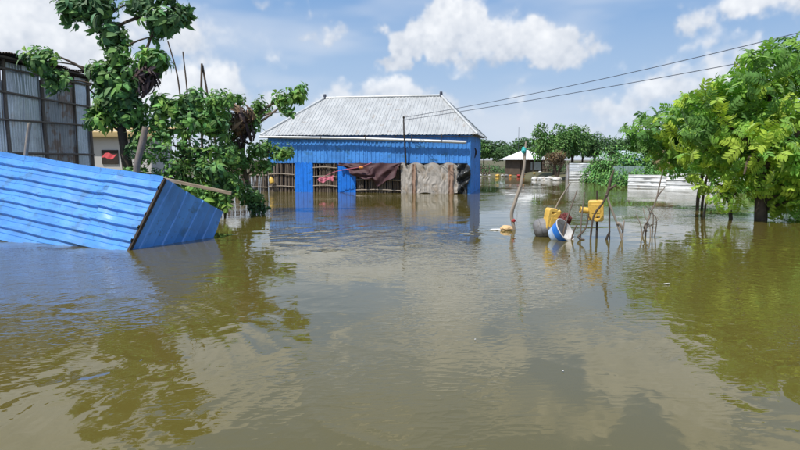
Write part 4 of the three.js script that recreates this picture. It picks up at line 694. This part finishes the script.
{ // grey pen
  const p = thing('metal_sheet_pen', 'grey corrugated metal pen standing in water beside dry bush', 'pen', [12.75, 0, -46.5], -0.12);
  [[0, 1.45, 0, M.galvShiny], [0.0, 1.2, 0.05, M.whiteSheet]].forEach(([x, w, lift, m], i) => { mesh('pen_sheet', bake(sheet(i ? 0.75 : 1.5, i ? 1.7 : 1.5, { pitch: 0.12, depth: 0.03, dent: 0.04, seed: i + 2, ny: 6 }), [i ? 0.02 : -0.05, i ? 0.75 : 1.35, lift + 0.04], [0, -1, 0], [1, 0, 0], [0, 0, 1]), m, p); });
  mesh('pen_sheet', bake(sheet(1.4, 1.5, { pitch: 0.12, depth: 0.03, dent: 0.03, seed: 8, ny: 5 }), [-0.05, -0.3, -1.4], [0, 0, 1], [0, 1, 0], [-1, 0, 0]), M.galvDull, p);
  for (const x of [-0.05, 0.75, 1.5]) mesh('post', limb([[x, -0.6, 0], [x, 1.45, 0]], [0.045, 0.04], 6, 6, 0.15), M.woodMid, p);
}
{ // white fence of sheets laid on edge
  const f = thing('white_sheet_fence', 'white corrugated metal sheet fence standing in the flood', 'fence', [13.16, 0, -35.6], -0.8);
  const ends = [[0, 2.2, 0.72], [2.15, 4.4, 0.8], [4.3, 6.4, 0.78]];
  ends.forEach(([a, b, hh], i) => mesh('fence_sheet', bake(sheet(hh + 0.7, b - a, { kind: 'rib', pitch: 0.24, depth: 0.03, ny: 16, dent: 0.06, seed: i + 11 }), [a, hh + 0.03 * i, (i % 2) * 0.012], [0, -1, 0], [1, 0, 0], [0, 0, 1]), M.whiteSheet, f));
  for (const x of [0.05, 2.18, 4.35, 6.35]) mesh('post', limb([[x, -0.8, -0.06], [x, 0.86, -0.06]], [0.045, 0.04], 6, 6, 0.15, x), M.woodMid, f);
}
{
  const f = thing('green_sheet_fence', 'faded green metal sheet fence between the hedges on the bank', 'fence', [14.3, 0, -41.5], 0.1);
  for (let i = 0; i < 3; i++) { mesh('fence_sheet', sheet(0.75, 1.25, { pitch: 0.1, depth: 0.025, dent: 0.02, seed: i + 4 }), M.greenSheet, f).position.set(i * 0.73, -0.1, (i % 2) * 0.01); mesh('post', limb([[i * 0.73 + 0.02, -0.3, -0.05], [i * 0.73 + 0.02, 1.1, -0.05]], [0.03, 0.03], 5, 4), M.woodMid, f); }
}
{
  const s = thing('far_shed', 'low shed with pale bluish metal roof behind the creeper mound', 'shed', [18.6, 0.3, -49], 0.2);
  mesh('wall', new RoundedBoxGeometry(2.4, 1.5, 2.4, 1, 0.02).translate(1.2, 0.6, -1.2), M.blueDoor, s);
  for (let i = 0; i < 3; i++) mesh('roof_sheet', bake(sheet(1.0, 2.9, { pitch: 0.15, depth: 0.03, seed: i }), [-0.3 + i * 0.98, 1.15, 0.3], [1, 0, 0], [0, 0.3, -0.954], [0, 0.954, 0.3]), M.roofBlue, s);
}
{
  const s = thing('mud_hut', 'square mud walled hut with flat cap roof behind the creeper mound', 'hut', [17.6, 0.2, -42], 0.1);
  mesh('wall', new RoundedBoxGeometry(1.15, 2.0, 1.2, 2, 0.06).translate(0.6, 0.7, -0.6), M.mud, s); mesh('roof', new RoundedBoxGeometry(1.45, 0.22, 1.5, 2, 0.06).translate(0.6, 1.78, -0.6), M.mud, s); mesh('parapet', new RoundedBoxGeometry(1.2, 0.14, 1.2, 2, 0.05).translate(0.6, 1.96, -0.6), M.mud, s);
}
// litter along the far bank
{
  const q = rng(91), kinds = [['white', M.whiteBag], ['yellow', M.yellow], ['red', M.red], ['orange', M.orange], ['grey', M.drumGrey], ['brown', M.mud]];
  [[7.6, -58.5, 0], [8.4, -58, 0], [9.1, -57.6, 1], [9.6, -57.9, 0], [10.2, -57.0, 3], [10.9, -56.8, 2], [11.5, -57.3, 5], [12.0, -55.2, 1], [12.4, -54.8, 0], [8.0, -58.3, 4], [9.9, -57.4, 4], [11.3, -56.6, 3]].forEach(([x, z, k], i) => single('litter_bag', lump(rnd(0.1, 0.2, q), 0.6, 0.4, 2.6, i * 3, 2), kinds[k][1], `${kinds[k][0]} litter bundle lying at the far water edge before small hut`, 'litter', [x, Math.max(0.02, groundY(x, z)) + 0.1, z], `${kinds[k][0]} litter along the far bank`));
  [[11.0, -47.8, 0.36], [11.5, -47.5, 0.42], [12.0, -47.2, 0.36], [10.6, -48.4, 0.3]].forEach(([x, z, r], i) => single('white_sack', lump(r, 0.55, 0.28, 2, i * 5 + 2, 3), M.whiteBag, 'white sack heaped at water edge beside the dry bush', 'sack', [x, 0.08, z], 'white sacks beside the dry bush'));
  [[16.3, -42.6], [17.1, -42.4], [18.2, -42.5]].forEach(([x, z], i) => single('pale_bundle', lump(0.16, 0.7, 0.3, 2, i * 7, 2), M.beigeCloth, 'pale bundle at the water edge under the high hedge', 'bundle', [x, 0.08, z], 'pale bundles under the high hedge'));
  // driftwood by the house corner
  for (let i = 0; i < 5; i++) single('driftwood', limb([[5.6 + i * 0.35, 0.1, -57 - i * 0.2], [6.2 + i * 0.3, 0.5 + 0.1 * i, -57.1], [6.9 + i * 0.3, 0.25 + 0.25 * (i % 3), -57.3]], [0.05, 0.04, 0.02], 6, 8, 0.2, i), M.woodMid, 'crooked driftwood branch piled between blue house and far hut', 'driftwood', [0, 0, 0], 'driftwood pile near far fence');
}

// ================================================================ NEAR THINGS IN THE WATER
{ // crooked marker stick
  const s = thing('crooked_stick', 'tall crooked pale stick standing in the flood with rags tied on', 'stick', [2.53, 0, -13.6]);
  mesh('shaft', limb([[0.02, -0.8, 0], [0.0, 0.03, 0], [-0.06, 0.35, 0], [0.03, 0.68, 0], [0.13, 1.0, 0], [0.2, 1.4, 0], [0.21, 1.72, 0], [0.23, 1.95, 0]], [0.045, 0.045, 0.04, 0.042, 0.036, 0.032, 0.03, 0.022], 8, 40, 0.22, 3), M.woodBleached, s);
  mesh('teal_rag', lump(0.055, 1.4, 0.35, 2.5, 4, 2).translate(0.18, 1.76, 0.02), M.teal, s); mesh('red_rag', lump(0.05, 0.8, 0.35, 2.5, 6, 2).translate(-0.02, 0.22, 0.02), M.red, s);
}
single('floating_bundle', lump(0.1, 0.7, 0.3, 2.5, 12, 3).scale(1.35, 1, 1), M.beigeCloth, 'beige bundle floating against foot of the tall crooked stick', 'bundle', [2.35, 0.05, -13.5]);
single('floating_scrap', lump(0.07, 0.35, 0.35, 2.5, 15, 2).scale(2.2, 1, 1), M.whiteBag, 'small white scrap floating beside the beige bundle', 'scrap', [2.14, 0.015, -13.55]);
// jerrycans
function jerrycan(label, pos, rot, s = 1) {
  const j = thing('yellow_jerrycan', label, 'jerrycan', pos), W = 0.27, Hh = 0.40, sh = new THREE.Shape();
  sh.moveTo(-W / 2 + 0.03, 0); sh.lineTo(W / 2 - 0.03, 0); sh.quadraticCurveTo(W / 2, 0, W / 2, 0.03); sh.lineTo(W / 2, Hh - 0.12); sh.lineTo(W / 2 - 0.06, Hh - 0.03); sh.lineTo(W / 2 - 0.11, Hh - 0.03); sh.lineTo(W / 2 - 0.12, Hh); sh.lineTo(-W / 2 + 0.04, Hh); sh.quadraticCurveTo(-W / 2, Hh, -W / 2, Hh - 0.04); sh.lineTo(-W / 2, 0.03); sh.quadraticCurveTo(-W / 2, 0, -W / 2 + 0.03, 0);
  const hole = new THREE.Path(); hole.moveTo(-W / 2 + 0.045, Hh - 0.04); hole.lineTo(-W / 2 + 0.045, Hh - 0.1); hole.quadraticCurveTo(-W / 2 + 0.09, Hh - 0.12, 0.02, Hh - 0.075); hole.lineTo(0.02, Hh - 0.04); hole.lineTo(-W / 2 + 0.045, Hh - 0.04); sh.holes.push(hole);
  const g = new THREE.ExtrudeGeometry(sh, { depth: 0.15, bevelEnabled: true, bevelThickness: 0.022, bevelSize: 0.018, bevelSegments: 3, curveSegments: 6 }).translate(0, 0, -0.075);
  mesh('body', g, M.yellow, j);
  for (const z of [0.099, -0.099]) mesh('side_panel', new RoundedBoxGeometry(0.17, 0.19, 0.012, 2, 0.005).translate(0, 0.14, z), M.yellow, j);
  const n = mesh('spout', new THREE.CylinderGeometry(0.03, 0.034, 0.06, 14).translate(0, 0.03, 0), M.yellow, j); n.position.set(W / 2 - 0.05, Hh - 0.08, 0); n.rotation.z = -0.75;
  mesh('cap', new THREE.CylinderGeometry(0.036, 0.036, 0.03, 14).translate(0, 0.07, 0), M.yellow, n);
  j.rotation.set(...rot); j.scale.setScalar(s); return j;
}
jerrycan('yellow jerrycan tilted behind the grey drum and blue tub', [3.06, 0.16, -12.45], [0.05, 0.25, -0.16], 1.0);
jerrycan('yellow jerrycan hung upside down on a stick beside blue tub', [3.87, 0.74, -12.15], [0.08, -0.3, Math.PI + 0.06], 0.95);
single('cut_yellow_container', (() => { const p = [[0, 0], [0.055, 0], [0.06, 0.02], [0.06, 0.16], [0.05, 0.165], [0.05, 0.02], [0, 0.02]].map((a) => new THREE.Vector2(...a)); return new THREE.LatheGeometry(p, 16).rotateZ(1.45); })(), M.yellow, 'small cut yellow container beside the upside down jerrycan', 'container', [3.74, 0.55, -12.2]);
{ // grey drum on its side
  const d = thing('grey_drum', 'dented grey drum lying on its side in the water', 'drum', [2.95, 0.08, -12.55]);
  const p = [[0, 0], [0.12, 0.01], [0.185, 0.06], [0.205, 0.14], [0.205, 0.28], [0.185, 0.36], [0.13, 0.41], [0.115, 0.42], [0.108, 0.405], [0.125, 0.38], [0.17, 0.35], [0.19, 0.28], [0.19, 0.14], [0.17, 0.06], [0, 0.03]].map((a) => new THREE.Vector2(...a)), g = new THREE.LatheGeometry(p, 28), a = g.attributes.position;
  for (let i = 0; i < a.count; i++) { const x = a.getX(i), y = a.getY(i), z = a.getZ(i), k = 1 + 0.16 * (fbm(x * 7, y * 7, z * 7, 3) - 0.5); a.setXYZ(i, x * k, y, z * k); } g.computeVertexNormals();
  mesh('body', g, M.drumGrey, d);
  for (const y of [0.14, 0.28]) mesh('hoop', new THREE.TorusGeometry(0.205, 0.008, 6, 28).rotateX(Math.PI / 2).translate(0, y, 0), M.drumGrey, d);
  d.rotation.set(0.35, 0, -1.32); d.position.set(2.74, 0.12, -12.55);
}
{ // tub
  const d = thing('blue_tub', 'blue plastic tub with white rim tipped over in the water', 'tub', [3.02, 0.0, -12.0]);
  const rp = (t) => 0.165 + 0.085 * t, prof = (a, b, o) => { const l = []; for (let i = 0; i <= 6; i++) { const t = a + (b - a) * i / 6; l.push(new THREE.Vector2(rp(t) + o, 0.29 * t)); } return l; };
  mesh('body', new THREE.LatheGeometry([new THREE.Vector2(0, 0), new THREE.Vector2(0.15, 0), ...prof(0.02, 0.5, 0)], 36), M.tubPale, d);
  mesh('band', new THREE.LatheGeometry(prof(0.48, 1, 0.003), 36), M.tubBlue, d);
  mesh('inside', new THREE.LatheGeometry([new THREE.Vector2(0, 0.012), new THREE.Vector2(0.15, 0.014), ...prof(0.05, 1, -0.007)], 36), M.tubInside, d);
  mesh('rim', new THREE.TorusGeometry(0.252, 0.012, 8, 40).rotateX(Math.PI / 2)  .translate(0, 0.292, 0), M.tubInside, d);
  d.quaternion.setFromUnitVectors(V(0, 1, 0), V(0.64, 0.54, 0.55).normalize()); d.position.set(3.04, 0.03, -12.12);
}
single('dark_red_rag', lump(0.12, 1.15, 0.5, 3.2, 21, 4), M.darkRed, 'dark red rag heaped between the jerrycans and the tub', 'rag', [3.32, 0.36, -12.35]);
const stick = (pts, r, mat, label, k = 1) => single('bare_stick', limb(pts, r.map((v) => v * 0.8), 7, 16, 0.16, k), mat, label, 'stick');
stick([[2.98, -0.7, -12.6], [3.14, 0.5, -12.5], [3.42, 1.1, -12.4]], [0.026, 0.024, 0.018], M.woodBleached, 'pale stick standing in the mouth of the tilted jerrycan', 1);
stick([[3.1, -0.7, -12.2], [3.3, 0.35, -12.15], [3.48, 0.96, -12.1]], [0.026, 0.022, 0.014], M.woodGrey, 'thin grey stick rising behind the blue tub', 2);
stick([[3.53, -0.7, -11.95], [3.53, 0.3, -11.95], [3.58, 0.93, -11.95]], [0.028, 0.022, 0.014], M.woodGrey, 'upright thin stick between the tub and upside down jerrycan', 3);
stick([[3.72, -0.7, -11.95], [3.63, -0.02, -11.95], [3.45, 0.03, -11.9], [3.64, 0.22, -12.0], [3.7, 0.5, -12.05]], [0.03, 0.026, 0.022, 0.02], M.woodMid, 'bent dark stick at the water beside the blue tub rim', 4);
stick([[3.92, -0.7, -12.2], [3.92, 0.4, -12.2], [3.9, 0.95, -12.2]], [0.028, 0.026, 0.022], M.woodDark, 'dark stake that holds up the upside down jerrycan', 5);
stick([[4.0, -0.6, -11.95], [4.04, 0.02, -11.95], [4.1, 0.17, -11.95]], [0.045, 0.045, 0.02], M.woodDark, 'short dark stump beside the upside down jerrycan', 6);
stick([[3.3, -0.3, -12.0], [3.42, 0.2, -12.0], [3.47, 0.29, -12.0]], [0.025, 0.022, 0.015], M.woodMid, 'short dark stick poking up behind the tub rim', 7);
{
  const b = thing('forked_branch', 'forked bare branch standing in the flood beside the upside down jerrycan', 'branch', [4.15, 0, -11.9]);
  mesh('stem', limb([[-0.16, 0.85, 0], [-0.12, 1.0, 0], [-0.1, 1.15, 0], [-0.03, 1.36, 0]], [0.026, 0.028, 0.024, 0.014], 7, 14, 0.3, 2), M.woodMid, b);
  mesh('fork', limb([[-0.15, 0.92, 0], [-0.22, 0.72, -0.02], [-0.36, 0.48, -0.08], [-0.42, -0.7, -0.1]], [0.022, 0.02, 0.018, 0.02], 7, 20, 0.25, 3), M.woodMid, b);
  mesh('fork', limb([[-0.16, 0.9, 0], [-0.06, 0.62, 0], [0.05, 0.36, 0], [0.2, -0.1, 0.02], [0.26, -0.6, 0.02]], [0.022, 0.021, 0.02, 0.02], 7, 20, 0.25, 4), M.woodBleached, b);
  mesh('twig', limb([[-0.1, 0.74, 0], [-0.05, 0.4, -0.1], [-0.02, -0.6, -0.1]], [0.016, 0.016, 0.016], 6, 12, 0.2, 5), M.woodMid, b);
  mesh('twig', limb([[-0.13, 0.98, 0], [-0.05, 1.03, 0.02], [0.02, 1.08, 0.02]], [0.03, 0.022, 0.01], 6, 8, 0.3, 6), M.woodMid, b);
  mesh('twig', limb([[0.06, 0.34, 0.02], [0.12, 0.3, 0.03], [0.16, 0.2, 0.03]], [0.03, 0.026, 0.012], 6, 8, 0.3, 6), M.woodBleached, b);
}
stick([[4.32, -0.7, -11.9], [4.33, 0.1, -11.9], [4.35, 0.38, -11.9]], [0.026, 0.025, 0.02], M.woodBleached, 'short pale stake standing alone between two bare branches', 8);
{
  const b = thing('drowned_shrub', 'drowned bare shrub of pale twigs sticking out of the water', 'shrub', [5.02, 0, -12.5]);
  const T2 = [[[0, -0.7, 0], [0.02, 0.28, 0], [0.18, 0.72, 0], [0.24, 1.05, 0], [0.3, 1.36, 0]], [[-0.06, -0.6, 0], [-0.12, 0.2, 0.05], [-0.23, 0.46, 0.05]], [[0.05, -0.6, 0.05], [0.12, 0.22, 0.05], [0.1, 0.5, 0.05], [-0.04, 0.62, 0.05]], [[0.08, -0.6, -0.05], [0.2, 0.1, 0], [0.17, 0.4, 0.05], [0.06, 0.5, 0]], [[0.0, -0.5, 0.1], [0.05, 0.16, 0.1], [-0.05, 0.4, 0.08], [-0.1, 0.6, 0.05]], [[-0.02, -0.5, -0.1], [0.0, 0.1, -0.1], [0.1, 0.26, 0.1], [0.21, 0.36, 0.1]], [[0.02, 0.1, 0], [-0.08, 0.2, 0.1], [-0.02, 0.34, 0.15], [0.02, 0.42, 0.15]], [[0.02, 0.28, 0], [0.06, 0.45, 0.03], [0.0, 0.58, 0.08]], [[0.2, 0.8, 0], [0.25, 0.9, 0.04], [0.33, 1.0, 0.05]]];
  T2.forEach((p, i) => mesh(i ? 'twig' : 'stem', limb(p, i ? [0.015, 0.013, 0.008] : [0.022, 0.02, 0.016, 0.01], 6, 16, 0.25, i), i % 3 === 1 ? M.woodBleached : M.woodGrey, b));
}
// loose flecks on the water
[[3.35, -7.6, 0.022, 'white'], [0.65, -5.2, 0.006, 'pale'], [1.2, -4.4, 0.005, 'pale']].forEach(([x, z, r, k], i) => { const m = single('floating_fleck', lump(r, 0.25, 0.4, 3, i * 3, 1), M.whiteBag, k === 'white' ? 'white scrap floating alone on the open brown water' : 'tiny pale fleck floating on the open brown water', 'fleck', [x, 0.008, z], k === 'white' ? undefined : 'tiny pale flecks on the water'); m.scale.x = 1.8; m.rotation.y = i; });

scene.traverse((o) => { if (o.isMesh) { o.castShadow = true; o.receiveShadow = true; } });
let tris = 0; scene.traverse((o) => { if (o.isMesh) tris += (o.geometry.index ? o.geometry.index.count : o.geometry.attributes.position.count) / 3; });
console.log('triangles', Math.round(tris));
renderer.render(scene, camera);
